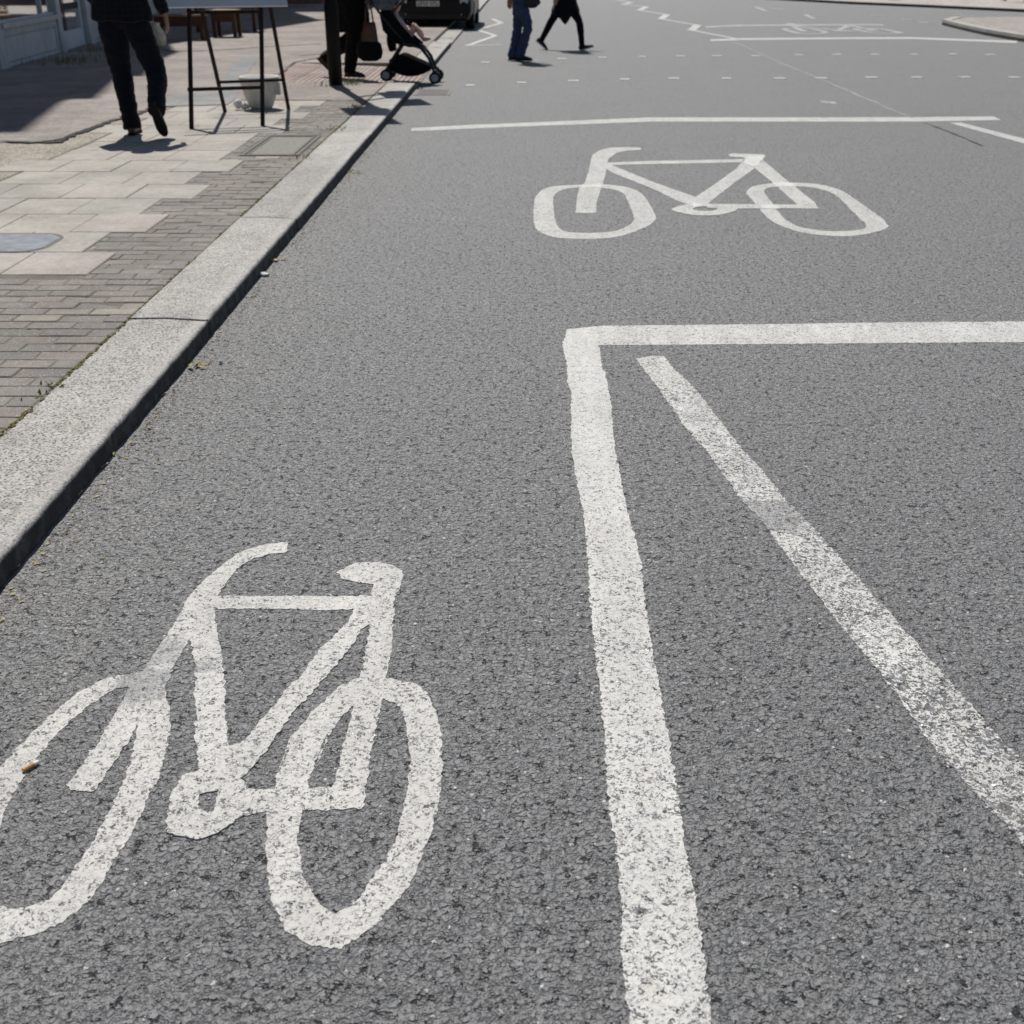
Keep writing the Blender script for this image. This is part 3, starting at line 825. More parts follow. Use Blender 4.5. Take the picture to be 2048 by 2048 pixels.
paint_piece("fork", E8([(630, 65), (560, 62), (470, 65), (420, 80), (390, 100), (380, 130), (370, 180), (350, 240), (320, 265), (310, 330), (305, 392), (405, 393), (410, 340), (435, 260), (455, 200), (460, 150), (470, 120), (510, 90), (560, 80), (630, 75)]), PF, fb, (), .0020)
paint_piece("top_tube", E8([(440, 140), (720, 130), (1150, 122), (1160, 138), (720, 146), (440, 152)]), PF, fb, (), .0017)
paint_piece("down_tube", E8([(440, 140), (465, 143), (530, 170), (700, 240), (900, 310), (930, 345), (850, 347), (700, 275), (500, 195), (445, 165)]), PF, fb, (), .0023)
paint_piece("seat_tube", E8([(1160, 112), (1110, 170), (1000, 250), (900, 315), (870, 350), (960, 352), (1100, 240), (1200, 170), (1235, 130)]), PF, fb, (), .0017)
paint_piece("saddle", E8([(1070, 100), (1090, 94), (1250, 98), (1256, 108), (1240, 132), (1160, 126), (1150, 114), (1080, 110)]), PF, fb, (), .0026)
paint_piece("seat_stay", E8([(1200, 165), (1300, 245), (1360, 300), (1420, 352), (1440, 371), (1525, 371), (1500, 335), (1430, 280), (1360, 225), (1245, 128)]), PF, fb, (), .0023)
paint_piece("chain_stay", E8([(960, 347), (1430, 351), (1440, 370), (1100, 371), (960, 366)]), PF, fb, (), .0029)
paint_piece("crank", smooth_px(E8([(780, 375), (870, 347), (960, 345), (1090, 358), (1110, 380), (1020, 403), (920, 405), (860, 398)]), 2), PF, fb, [smooth_px(E8([(890, 372), (930, 360), (990, 362), (1015, 372), (990, 382), (930, 383)]), 2)], .0031)
M['paint_double'] = mat_paint("road_paint_double", .10, col=(.69, .685, .66))
for o_ in ([(340, 251), (390, 249), (438, 250), (432, 267), (385, 264), (333, 268)], [(1288, 241), (1330, 239), (1385, 242), (1405, 260), (1350, 260), (1310, 262)], [(1226, 351), (1310, 351), (1328, 372), (1244, 371)],
           [(1168, 108), (1250, 104), (1222, 152), (1195, 160), (1140, 142)], [(880, 345), (960, 346), (940, 358), (900, 362)]):
    paint_piece("overlap_patch", E8(o_), M['paint_double'], fb, (), .0034)
# third, beyond the far stop line
tb = copy_tree(fb)
tx, ty = G(1672, 62)
tb.location = (tx, ty, 0); tb.scale = (1.12, 1.25, 1)
tag(tb, "faint distant white bicycle symbol beyond the crossing studs", "road marking", "bicycle symbols painted on the road")
for ch in tb.children: ch.data = ch.data.copy(); ch.data.materials[0] = M['paint_faded']

def marking(name, px, mat, label, cat="road marking", group=None, z=.0014, jit=1.0):
    P = pxpoly(px); cx = sum(p[0] for p in P) / len(P); cy = sum(p[1] for p in P) / len(P)
    mb = MB().prism(dens(P, jit=jit), .0001, z, bottom=False)
    o = mb.build(name, mat, None, (cx, cy, 0)); return tag(o, label, cat, group)
stop_px = [(1133.5, 659), (1206, 652), (1529.5, 649), (1800, 645), (2048, 643.5), (2420, 641), (2420, 686), (2048, 685), (1850, 686), (1529.5, 688.6), (1198, 691), (1130, 693)]
marking("stop_line", stop_px, M['paint'], "thick white stop line running right from the top of the long lane line", z=.0014)
lane_l = [(1133.5, 661), (1124, 690), (1133.5, 723.5), (1135, 767.5), (1142.6, 785.6), (1143, 891.7), (1149, 943.5), (1162, 1003), (1170, 1047), (1174, 1113), (1182, 1219), (1194.6, 1346), (1208, 1463), (1214, 1560),
          (1217, 1614), (1226.5, 1651), (1231, 1693), (1231, 1720), (1238, 1748), (1238, 1790), (1241.6, 1809), (1243, 1843), (1240.5, 1878), (1245, 1925), (1249.7, 1983), (1258, 2029), (1260, 2060), (1285, 2400)]
lane_r = [(1194, 661), (1198, 691), (1203, 729), (1214, 762), (1223, 811), (1225, 853), (1230.6, 905), (1241, 951), (1250, 1005), (1258, 1034), (1270, 1073), (1280, 1119), (1286, 1166), (1298, 1261), (1320, 1378), (1338, 1484), (1350, 1560),
          (1356, 1600), (1365.7, 1653), (1370, 1693), (1377, 1716), (1384, 1762), (1392, 1792), (1393.6, 1820), (1399, 1867), (1403, 1901), (1412, 1936), (1414, 1983), (1422, 2029), (1426, 2060), (1480, 2400)]
marking("lane_line", lane_l + lane_r[::-1], M['paint_lane'], "long white lane line running towards the viewer beside the near bicycle symbol", z=.0019)
dl = [(1272, 718), (1315, 775), (1358.7, 837), (1379, 866), (1413, 902), (1444, 946), (1483, 1000), (1529, 1049), (1548, 1077), (1614, 1163), (1668, 1237), (1734, 1314), (1796, 1392), (1843, 1462), (1897, 1532), (1959, 1594), (2006, 1644), (2048, 1691), (2300, 1985)]
dr = [(1300, 713), (1327.6, 713), (1346, 736.5), (1384, 770), (1413, 806), (1454, 861), (1485, 899), (1529, 946), (1571, 1000), (1622, 1050), (1676, 1112), (1726, 1167), (1781, 1229), (1827, 1279), (1878, 1341), (1936, 1404), (1990, 1466), (2048, 1524), (2300, 1795)]
marking("diagonal_line", dl + dr[::-1], M['paint_diag'], "badly worn white line slanting down to the right with grey stones showing through")
marking("stop_line", [(823, 256.5), (950, 249.5), (1019, 247), (1300, 235), (1648, 235), (1826, 234.5), (1987, 233), (2002, 240), (1826, 243.5), (1648, 243.5), (1300, 243.5), (1019, 254), (950, 257), (823, 262.5)], PF, "thin white stop line behind the second bicycle symbol, ending at the kerb side", jit=.6)
marking("lane_line", [(1899.5, 246), (1921, 245), (2048, 277.4), (2330, 350), (2330, 366), (2048, 287)], PF, "short white line slanting off the right edge near the stop line end", jit=.6)
marking("stop_line", [(1420, 79), (1487, 76.5), (1700, 75), (1824, 74.5), (2035, 82), (2033, 86), (1824, 77.8), (1700, 78), (1487, 79.8), (1422, 82)], PF, "distant thin white line in front of the faint third bicycle symbol", jit=.5)
marking("road_line", [(1410, 52.5), (1470, 49.5), (1700, 48), (1766, 48.5), (1766, 51), (1700, 50), (1470, 52.5), (1412, 55.5)], M['paint_faded'], "faint distant white line behind the third bicycle symbol", jit=.5)

def zig(name, px, wd, label, mat):
    pts = [Vector((*G(a, b), 0)) for a, b in px]
    c = sum(pts, Vector()) / len(pts)
    root = empty(name, (c.x, c.y, 0), label, "road marking", "white zigzag lines before the crossing")
    for i, (a, b) in enumerate(zip(pts, pts[1:])):
        t = (b - a).normalized(); nn = Vector((-t.y, t.x, 0)) * (wd[i % len(wd)] / 2); a2 = a - t * .04; b2 = b + t * .04
        mb = MB().prism([(p.x, p.y) for p in (a2 - nn, b2 - nn, b2 + nn, a2 + nn)], .0006, .004 + .0008 * (i % 2), bottom=False)
        mb.build("stroke", mat, root)
zig("zigzag_line", [(999, 90), (936, 91.5), (991, 71.5), (955, 60), (1003, 46), (985, 38)], [.12], "white zigzag line against the kerb in front of the black car", PF)
zig("zigzag_line", [(1476, 78.5), (1383, 60.5), (1395, 50.5), (1322, 38), (1334, 29.5), (1279, 20.5), (1293, 13.5), (1247, 9), (1262, 5.5), (1232, -1)], [.11, .2], "white zigzag line in the middle of the road beyond the walkers", PF)
# crossing studs
ORD = ["leftmost", "second from the left", "third from the left", "fourth from the left", "fifth from the left", "sixth from the left", "seventh from the left", "eighth from the left", "ninth from the left", "tenth from the left", "eleventh from the left", "twelfth from the left", "thirteenth from the left"]
def stud(px, py, wpx, nearrow, i):
    x, y = G(px, py); wd = wpx * (y * .898 + .66) / FPX
    mb = MB().box((x, y, .0035), (wd, .17, .006), bev=.003)
    o = mb.build("crossing_stud", M['stud'], None, (x, y, 0))
    tag(o, "white square crossing stud, %s in the row %s" % (ORD[i], "nearer the viewer" if nearrow else "farther off"), "road stud",
        "nearer row of crossing studs" if nearrow else "farther row of crossing studs")
for i, (px, py, wd) in enumerate(((940, 171, 17), (1043, 165.6, 19), (1147, 162, 22), (1250, 159, 19), (1348, 157, 21), (1453, 157, 19), (1560, 157, 22), (1643, 156.5, 22), (1744, 155, 22), (1834, 155, 19), (1931, 154.5, 19), (2029, 155, 19))): stud(px, py, wd, True, i)
for i, (px, py, wd) in enumerate(((970, 125, 17), (1124, 118, 19), (1205, 115, 17), (1285, 113.5, 14), (1362, 112.4, 17), (1434, 112, 18), (1512, 112, 17), (1598, 110, 14), (1674, 109, 16), (1750, 109, 15), (1829, 109, 14), (1907, 108.5, 14), (1981, 109.5, 17))): stud(px, py, wd, False, i)
for k, (a, b, c_, d_, e_) in enumerate(((1640, 201, 1673, 204, "worn white fleck on the road just behind the far stop line"),)):
    marking("paint_remnant", [(a, b), (c_, d_), (c_ - 2, d_ + 4), (a + 3, b + 4)], M['paint_faded'], e_, jit=2)
for i, (a, b, c_, d_) in enumerate(((1512, 14, 1532, 22), (1538, 15, 1562, 18), (1610, 29, 1627, 37), (1700, 22, 1720, 22.5), (1742, 30, 1762, 30.5), (1802, 38, 1824, 39.5), (1834, 44, 1856, 46), (1870, 50, 1895, 51))):
    q = Vector((*G(a, b), 0)); r_ = Vector((*G(c_, d_), 0)); t = (r_ - q).normalized(); nn = Vector((-t.y, t.x, 0)) * .07
    mb = MB().prism([(p.x, p.y) for p in (q - nn, r_ - nn, r_ + nn, q + nn)], .0006, .004, bottom=False)
    tag(mb.build("dash_mark", M['paint_faded'], None, (q.x, q.y, 0)), "faint short dash mark far off on the road, %s of eight" % ORD[i], "road marking", "faint far dashes")
# sealed joints in the asphalt
tag(ribbon([G(a, b) for a, b in ((1468, 83), (1560, 125), (1692, 180), (1822, 236))], .05, .0003, .002, .6, .2).build("road_joint", M['seal']), kind="structure")
tag(ribbon([G(a, b) for a, b in ((1850, 246), (1880, 257), (1925, 275), (1965, 292))], .018, .0003, .002, .9, .1).build("road_crack", M['crack']), kind="structure")

# ------------------------------------------------------------------ covers and gully
# inspection cover with concrete infill
c4 = [G(a, b, PZ) for a, b in ((491, 311), (542, 271), (642, 270), (588, 311))]
ic = empty("manhole_cover", (-2.03, 9.9, PZ), "rectangular recessed inspection cover in the block paving by the kerb", "cover")
mx0, mx1, my0, my1 = -2.27, -1.80, 9.34, 10.46
def rect(mb, x0, y0, x1, y1, z0, z1): return mb.box(((x0 + x1) / 2, (y0 + y1) / 2, (z0 + z1) / 2), (x1 - x0, y1 - y0, z1 - z0))
fr = MB(); rect(fr, mx0, my0, mx0 + .03, my1, PZ - .05, PZ + .002); rect(fr, mx1 - .03, my0, mx1, my1, PZ - .05, PZ + .002)
rect(fr, mx0 + .03, my0, mx1 - .03, my0 + .03, PZ - .05, PZ + .002); rect(fr, mx0 + .03, my1 - .03, mx1 - .03, my1, PZ - .05, PZ + .002)
fr.build("frame", M['iron'], ic)
tr = MB(); i_ = .045
rect(tr, mx0 + i_, my0 + i_, mx0 + i_ + .018, my1 - i_, PZ - .05, PZ + .001); rect(tr, mx1 - i_ - .018, my0 + i_, mx1 - i_, my1 - i_, PZ - .05, PZ + .001)
rect(tr, mx0 + i_ + .018, my0 + i_, mx1 - i_ - .018, my0 + i_ + .018, PZ - .05, PZ + .001); rect(tr, mx0 + i_ + .018, my1 - i_ - .018, mx1 - i_ - .018, my1 - i_, PZ - .05, PZ + .001)
tr.build("tray_rim", M['iron'], ic)
rect(MB(), mx0 + .063, my0 + .063, mx1 - .063, my1 - .063, PZ - .05, PZ - .003).build("concrete_infill", M['concrete'], ic)
# stop-valve cover: a round-cornered metal plate with a raised rim, near the left edge
vc = empty("valve_cover", (cov_c[0], cov_c[1], PZ), "bluish grey round-cornered metal cover set in the buff paving slabs", "cover")
def rrect(cx, cy, hx, hy, r, n=8):
    return [(cx + sx * (hx - r) + r * math.cos(a0 + math.pi / 2 * t / n), cy + sy * (hy - r) + r * math.sin(a0 + math.pi / 2 * t / n)) for sx, sy, a0 in ((1, 1, 0), (-1, 1, math.pi / 2), (-1, -1, math.pi), (1, -1, 1.5 * math.pi)) for t in range(n + 1)]
vx, vy = -2.86, 6.245
MB().prism(rrect(vx, vy, .275, .235, .15), PZ - .03, PZ + .0035, [rrect(vx, vy, .255, .215, .135)]).build("rim", M['iron'], vc)
MB().prism(rrect(vx, vy, .25, .21, .13), PZ - .03, PZ + .0042).build("lid", M['galv'], vc)
# gully grate by the kerb
g0 = G(838, 190); g1 = G(912, 179)
gx0, gx1, gy0, gy1 = -1.34, -.9, 14.5, 15.15
gg = empty("gully_grate", ((gx0 + gx1) / 2, (gy0 + gy1) / 2, 0), "iron drain grate in the road against the end of the kerb", "drain")
fr = MB(); rect(fr, gx0, gy0, gx0 + .035, gy1, -.03, .005); rect(fr, gx1 - .035, gy0, gx1, gy1, -.03, .005)
rect(fr, gx0 + .035, gy0, gx1 - .035, gy0 + .035, -.03, .005); rect(fr, gx0 + .035, gy1 - .035, gx1 - .035, gy1, -.03, .005)
fr.build("frame", M['concrete'], gg)
rect(MB(), gx0 + .035, gy0 + .035, gx1 - .035, gy1 - .035, .0005, .0015).build("sump", M['iron'], gg)
for i in range(9):
    xx = gx0 + .06 + i * .04
    rect(MB(), xx, gy0 + .036, xx + .022, gy1 - .036, .0016, .005).build("bar", M['iron'], gg)

# ------------------------------------------------------------------ shops along the left
P0 = Vector((-7.368, 16.923, 0)); U = Vector((-.0993, .995, 0)).normalized(); NV = Vector((U.y, -U.x, 0))   # along the wall, out to the street
ROT = Matrix((U, NV, Vector((0, 0, 1)))).transposed()
def W(s, n, z): return P0 + U * s + NV * n + Vector((0, 0, z))
def wbox(mb, s0, s1, n0, n1, z0, z1): return mb.box(W((s0 + s1) / 2, (n0 + n1) / 2, (z0 + z1) / 2), (abs(s1 - s0), abs(n1 - n0), z1 - z0), ROT)
shop = empty("shop", W(2.5, 0, 0), "white painted shopfront with panelled stall riser and glazed door at left", "building")
up = MB(); wbox(up, -6.0, 12.0, -6, -.06, 2.95, 14.2); wbox(up, -6.0, 12.0, -6, -1.6, 0, 2.95)
up.build("wall", M['brickwall'], shop)
wbox(MB(), -6.0, 12.0, -.1, .12, 2.45, 2.94).build("fascia", M['shop_white'], shop)
wbox(MB(), -6.0, 12.0, -1.55, -.02, .0, .085).build("plinth", M['concrete'], shop)
wbox(MB(), -6.0, 12.0, -1.58, -1.50, .09, 2.45).build("interior", M['inner'], shop)
cp = MB(); wbox(cp, -6.05, 12.05, -6.05, .02, 14.2, 14.4); cp.build("coping", M['shop_wall'], shop)
for s in (-5.6, -2.9, -.2, 2.5, 5.2, 7.9):                 # gabled parapet peaks
    g_ = MB(); a, b, t = W(s, -.02, 14.4), W(s + 2.4, -.02, 14.4), W(s + 1.2, -.02, 16.9)
    off = -NV * .35
    g_.add([a, b, t, a + off, b + off, t + off], [(0, 1, 2), (5, 4, 3), (0, 3, 4, 1), (1, 4, 5, 2), (2, 5, 3, 0)])
    g_.build("gable", M['shop_wall'], shop)
for s in (-4.6, -1.8, 1.0, 3.8, 6.6, 9.4):
    for zz in (4.0, 7.0, 9.9):
        f_ = MB(); wbox(f_, s, s + 1.3, -.055, .0, zz, zz + 1.8)
        fo = f_.build("window_frame", M['shop_white'], shop)
        for k in (0, 1):
            g2 = MB(); wbox(g2, s + .07, s + 1.23, .001, .012, zz + .08 + k * .86, zz + .86 + k * .86); g2.build("pane", M['inner'], fo)
def stall(s0, s1):
    """panelled stall riser, sill, window above"""
    b = MB(); wbox(b, s0, s1, -.06, -.02, .085, .60); r_ = b.build("stall_riser", M['shop_white'], shop)
    rl = MB()
    wbox(rl, s0, s1, -.0195, .012, .50, .598); wbox(rl, s0, s1, -.0195, .012, .087, .14)
    wbox(rl, s0, s0 + .09, -.0195, .012, .141, .499); wbox(rl, s1 - .09, s1, -.0195, .012, .141, .499)
    rl.build("rail", M['shop_white'], r_)
    bd = MB(); a, c_ = s0 + .13, s1 - .13
    wbox(bd, a, c_, -.0195, .004, .155, .47); bd.build("panel", M['shop_white'], r_)
    sl_ = MB(); wbox(sl_, s0 - .02, s1 + .02, -.1, .075, .602, .665); sl_.build("sill", M['shop_white'], shop)
    gl = MB(); wbox(gl, s0 + .04, s1 - .04, -.045, -.035, .70, 2.40); gl.build("pane", M['glass'], shop)
    ft = MB(); wbox(ft, s0, s1, -.07, -.01, .666, .70); ft.build("window_frame", M['shop_white'], shop)
    ft = MB(); wbox(ft, s0, s1, -.07, -.01, 2.40, 2.449); ft.build("window_head", M['shop_white'], shop)
def pilaster(s0, s1):
    p_ = MB(); wbox(p_, s0, s1, -.12, .04, .085, 2.449); wbox(p_, s0 - .02, s1 + .02, -.1, .055, .086, .26); p_.build("pilaster", M['shop_white'], shop)
pilaster(-.05, .27); stall(.29, 3.16); pilaster(3.20, 3.44)
stall(-2.9, -.07); pilaster(-3.2, -2.92)
mu = MB(); wbox(mu, 2.48, 2.55, -.07, .0, .70, 2.40); mu.build("mullion", M['shop_white'], shop)
po = MB(); wbox(po, 1.72, 2.32, -.07, -.06, .71, 1.6); po.build("poster", M['poster'], shop)
bl = MB(); wbox(bl, .33, 2.47, -.40, -.38, .70, 2.3); bl.build("blind", M['pale_blue'], shop)
bl = MB(); wbox(bl, 2.57, 3.13, -.20, -.18, .70, 2.3); bl.build("blind", M['shop_white'], shop)
# door
dr_ = MB(); wbox(dr_, 3.47, 5.05, -.09, -.04, .09, .37); wbox(dr_, 3.47, 3.55, -.09, -.04, .371, 2.2); wbox(dr_, 4.93, 5.05, -.09, -.04, .371, 2.2)
wbox(dr_, 3.551, 4.929, -.09, -.04, 2.08, 2.2); door = dr_.build("door", M['door_white'], shop)
wbox(MB(), 3.551, 4.929, -.07, -.06, .371, 2.079).build("pane", M['glass'], door)
wbox(MB(), 3.551, 4.929, -.085, -.045, .70, .80).build("push_bar", M['car_trim'], door)
wbox(MB(), 4.86, 4.91, -.035, -.01, .95, 1.25).build("handle", M['galv'], door)
wbox(MB(), 3.45, 5.1, -.05, .1, .085, .095).build("threshold", M['concrete'], shop)
pilaster(5.12, 5.42)
stall(5.44, 8.3); pilaster(8.32, 8.6); stall(8.62, 11.6); pilaster(11.62, 11.95)
# the taller row beyond
def terrace(p0, dirv, length, depth, H, label):
    global P0, U, NV, ROT
    keep = (P0, U, NV, ROT)
    P0 = Vector(p0); U = Vector(dirv).normalized(); NV = Vector((U.y, -U.x, 0)); ROT = Matrix((U, NV, Vector((0, 0, 1)))).transposed()
    row = empty("terrace_building", W(length / 2, 0, 0), label, "building")
    wb = MB(); wbox(wb, 0, length, -depth, 0, 0, H); wb.build("wall", M['brickwall'], row)
    wb = MB(); wbox(wb, -.1, length + .1, -depth - .1, .2, H, H + .3); wb.build("cornice", M['shop_wall'], row)
    s = .9
    while s + 1.9 < length:
        z = 4.0
        while z + 2.2 < H:
            f_ = MB(); wbox(f_, s, s + 1.2, .001, .06, z, z + 1.8); fo = f_.build("window_frame", M['shop_white'], row)
            g2 = MB(); wbox(g2, s + .08, s + 1.12, .061, .068, z + .08, z + 1.72); g2.build("pane", M['inner'], fo)
            z += 3.0
        f_ = MB(); wbox(f_, s - .6, s + 1.8, .001, .04, .2, 2.8); fo = f_.build("shop_window", M['shop_white'], row)
        g2 = MB(); wbox(g2, s - .5, s + 1.7, .041, .048, .7, 2.7); g2.build("pane", M['inner'], fo)
        s += 2.8
    P0, U, NV, ROT = keep
terrace((-9.2, 30.3, 0), (.155, .988, 0), 9.0, 6, 13.2, "brick terrace block farther up the street beyond the shop")
terrace((-6.9, 42.2, 0), (-.03, 1, 0), 24.0, 6, 10.5, "far brick terrace block closest to the carriageway")

# ------------------------------------------------------------------ traffic signal post
PX, PY = -2.313, 14.77
sp = empty("signal_post", (PX, PY, PZ), "tall black post standing at the crossing between sign and pushchair", "signal post")
MB().lathe((PX, PY, PZ), [(.085, -.03), (.085, .9), (.078, .93), (.07, 1.0), (.057, 1.06), (.057, 4.2), (.045, 4.24)], 20).build("pole", M['black_paint'], sp, smooth=True)
MB().lathe((PX, PY, PZ), [(.105, -.01), (.105, .006), (.086, .012)], 20).build("base_collar", M['concrete'], sp)
for k, (ang, z, off) in enumerate(((R(180), 3.75, (0, -.24, 0)), (R(200), 2.45, (.42, .55, 0)))):
    m = Matrix.Rotation(ang, 3, 'Z')
    c_ = Vector((PX, PY, PZ + z)) + Vector(off)
    b = MB().box(c_, (.24, .2, .82), m); hd = b.build("signal_head", M['black_paint'], sp)
    bb = MB().box(c_ + m @ Vector((0, .09, 0)), (.52, .012, 1.05), m); bb.build("backing_board", M['black_paint'], hd)
    for j in (-1, 0, 1):
        q = MB(); cc = c_ + m @ Vector((0, .13, 0)) + Vector((0, 0, j * .26))
        q.tube([cc - m @ Vector((0, .03, 0)), cc + m @ Vector((0, .0, 0))], .1, 16); q.build("lens", M['signal_lens'], hd)
    ar = MB().bar(Vector((PX, PY, PZ + z + .3)), c_ + Vector((0, 0, .3)), .05, .05); ar.bar(Vector((PX, PY, PZ + z - .3)), c_ + Vector((0, 0, -.3)), .05, .05); ar.build("bracket", M['black_paint'], sp)

# ------------------------------------------------------------------ A-frame sign
sg = empty("a_frame_sign", (-2.76, 11.6, PZ), "rusty dark metal A-frame stand carrying a white edged maroon board", "sign")
FLf, FRf, FLb, FRb = Vector((-3.064, 10.88, PZ)), Vector((-2.448, 11.08, PZ)), Vector((-3.059, 12.16, PZ)), Vector((-2.457, 12.42, PZ))
TL, TR = Vector((-3.06, 11.42, 1.52)), Vector((-2.45, 11.66, 1.52))
for a, b in ((FLf, TL), (FRf, TR)): MB().bar(a, b, .034, .034, (0, 1, 0)).build("leg", M['rust'], sg)
for a, b in ((FLb, TL - Vector((0, -.03, 0))), (FRb, TR - Vector((0, -.03, 0)))): MB().bar(a, b, .032, .032, (0, 1, 0)).build("leg", M['rust'], sg)
lp = lambda a, b, z: a + (b - a) * ((z - a.z) / (b.z - a.z))
MB().bar(lp(FLf, TL, .41) + Vector((-.03, -.002, 0)), lp(FRf, TR, .41), .03, .03).build("crossbar", M['rust'], sg)
MB().bar(lp(FLb, TL, .38), lp(FRb, TR, .38), .026, .026).build("crossbar", M['rust'], sg)
MB().bar(lp(FLf, TL, 1.05), lp(FRf, TR, 1.05), .03, .03).build("crossbar", M['rust'], sg)
ax = (TR - TL).normalized(); dn = Vector((-.12, .50, .86)).normalized(); dn = (dn - dn.dot(ax) * ax).normalized(); nn = ax.cross(dn)
mB = Matrix((ax, dn, nn)).transposed()
bc = Vector((-2.70, 11.27, 1.095)) + dn * .33 - nn * .0
MB().box(bc, (1.08, .66, .022), mB).build("board", M['board_white'], sg)
f_ = -nn if nn.y > 0 else nn
MB().box(bc + f_ * .0125 + dn * .03, (1.0, .54, .003), mB).build("board_panel", M['board_red'], sg)

# ------------------------------------------------------------------ planter and litter beside it
pt = empty("plant_pot", (-2.745, 12.45, PZ), "pale scalloped plastic plant pot standing behind the A-frame sign", "plant pot")
scal = lambda i, a: 1 + (.03 * abs(math.sin(a * 6)) if i in (4, 5, 6) else 0)
MB().lathe((-2.745, 12.45, PZ), [(.105, 0), (.125, .03), (.165, .13), (.186, .22), (.192, .275), (.200, .30), (.196, .318), (.175, .316), (.165, .27)], 48, mod=scal).build("pot_body", M['pot'], pt, smooth=True)
MB().lathe((-2.745, 12.45, PZ), [(.172, .255), (.168, .268)], 24).build("soil", M['soil'], pt)
MB().box((-2.555, 12.44, PZ + .20), (.045, .05, .12)).build("lug", M['pot'], pt)
cpz = MB().ball((-2.965, 12.36, PZ + .055), (.05, .045, .05), 10, 7)
cpz.ball((-2.895, 12.36, PZ + .03), (.05, .03, .03), 8, 6)
for v in cpz.v: v += Vector((noise.noise(v * 30), noise.noise(v * 30 + Vector((5, 5, 5))), noise.noise(v * 31))) * .012
tag(cpz.build("crumpled_paper", M['white'], None, (-2.95, 12.36, PZ)), "crumpled white paper lying at the foot of the plant pot", "litter")

# cafe furniture in the shade by the shop
def stool(x, y, w_, d_, h, label, name="bench", cat="bench"):
    t = empty(name, (x, y, PZ), label, cat)
    MB().box((x, y, PZ + h - .02), (w_, d_, .04), bev=.006).build("seat", M['wood_top'], t)
    for sx in (-1, 1):
        for sy in (-1, 1): MB().box((x + sx * (w_ / 2 - .05), y + sy * (d_ / 2 - .05), PZ + (h - .041) / 2), (.07, .07, h - .041)).build("leg", M['wood'], t)
    ap = MB().box((x, y - d_ / 2 + .05, PZ + h - .13), (w_ - .18, .03, .17)); ap.box((x, y + d_ / 2 - .05, PZ + h - .13), (w_ - .18, .03, .17)); ap.build("apron", M['wood'], t)
    return t
stool(-6.55, 23.4, .95, .42, .46, "brown wooden bench with pale seat beside the walking man")
stool(-5.9, 24.3, .5, .5, .5, "small brown wooden stool seen behind the sign legs", "stool", "stool")
stool(-6.3, 26.2, 1.3, .7, .74, "dark wooden cafe table behind the sign board", "cafe_table", "table")
urn = empty("cream_urn", (-6.42, 21.3, PZ), "small cream banded urn on the ground beside the walking man", "urn")
MB().lathe((-6.42, 21.3, PZ), [(.09, 0), (.14, .06), (.155, .16), (.13, .26), (.085, .33), (.07, .37), (.085, .4), (.075, .405), (.06, .38)], 24, mod=lambda i, a: 1 + .03 * math.sin(a * 5)).build("body", M['cream'], urn, smooth=True)
for z, r in ((.1, .152), (.2, .15), (.29, .112)): MB().tube([(-6.42 + r * math.cos(a), 21.3 + r * math.sin(a), PZ + z) for a in [2 * math.pi * k / 24 for k in range(24)]], .008, 6, closed=True).build("band", M['cream'], urn)

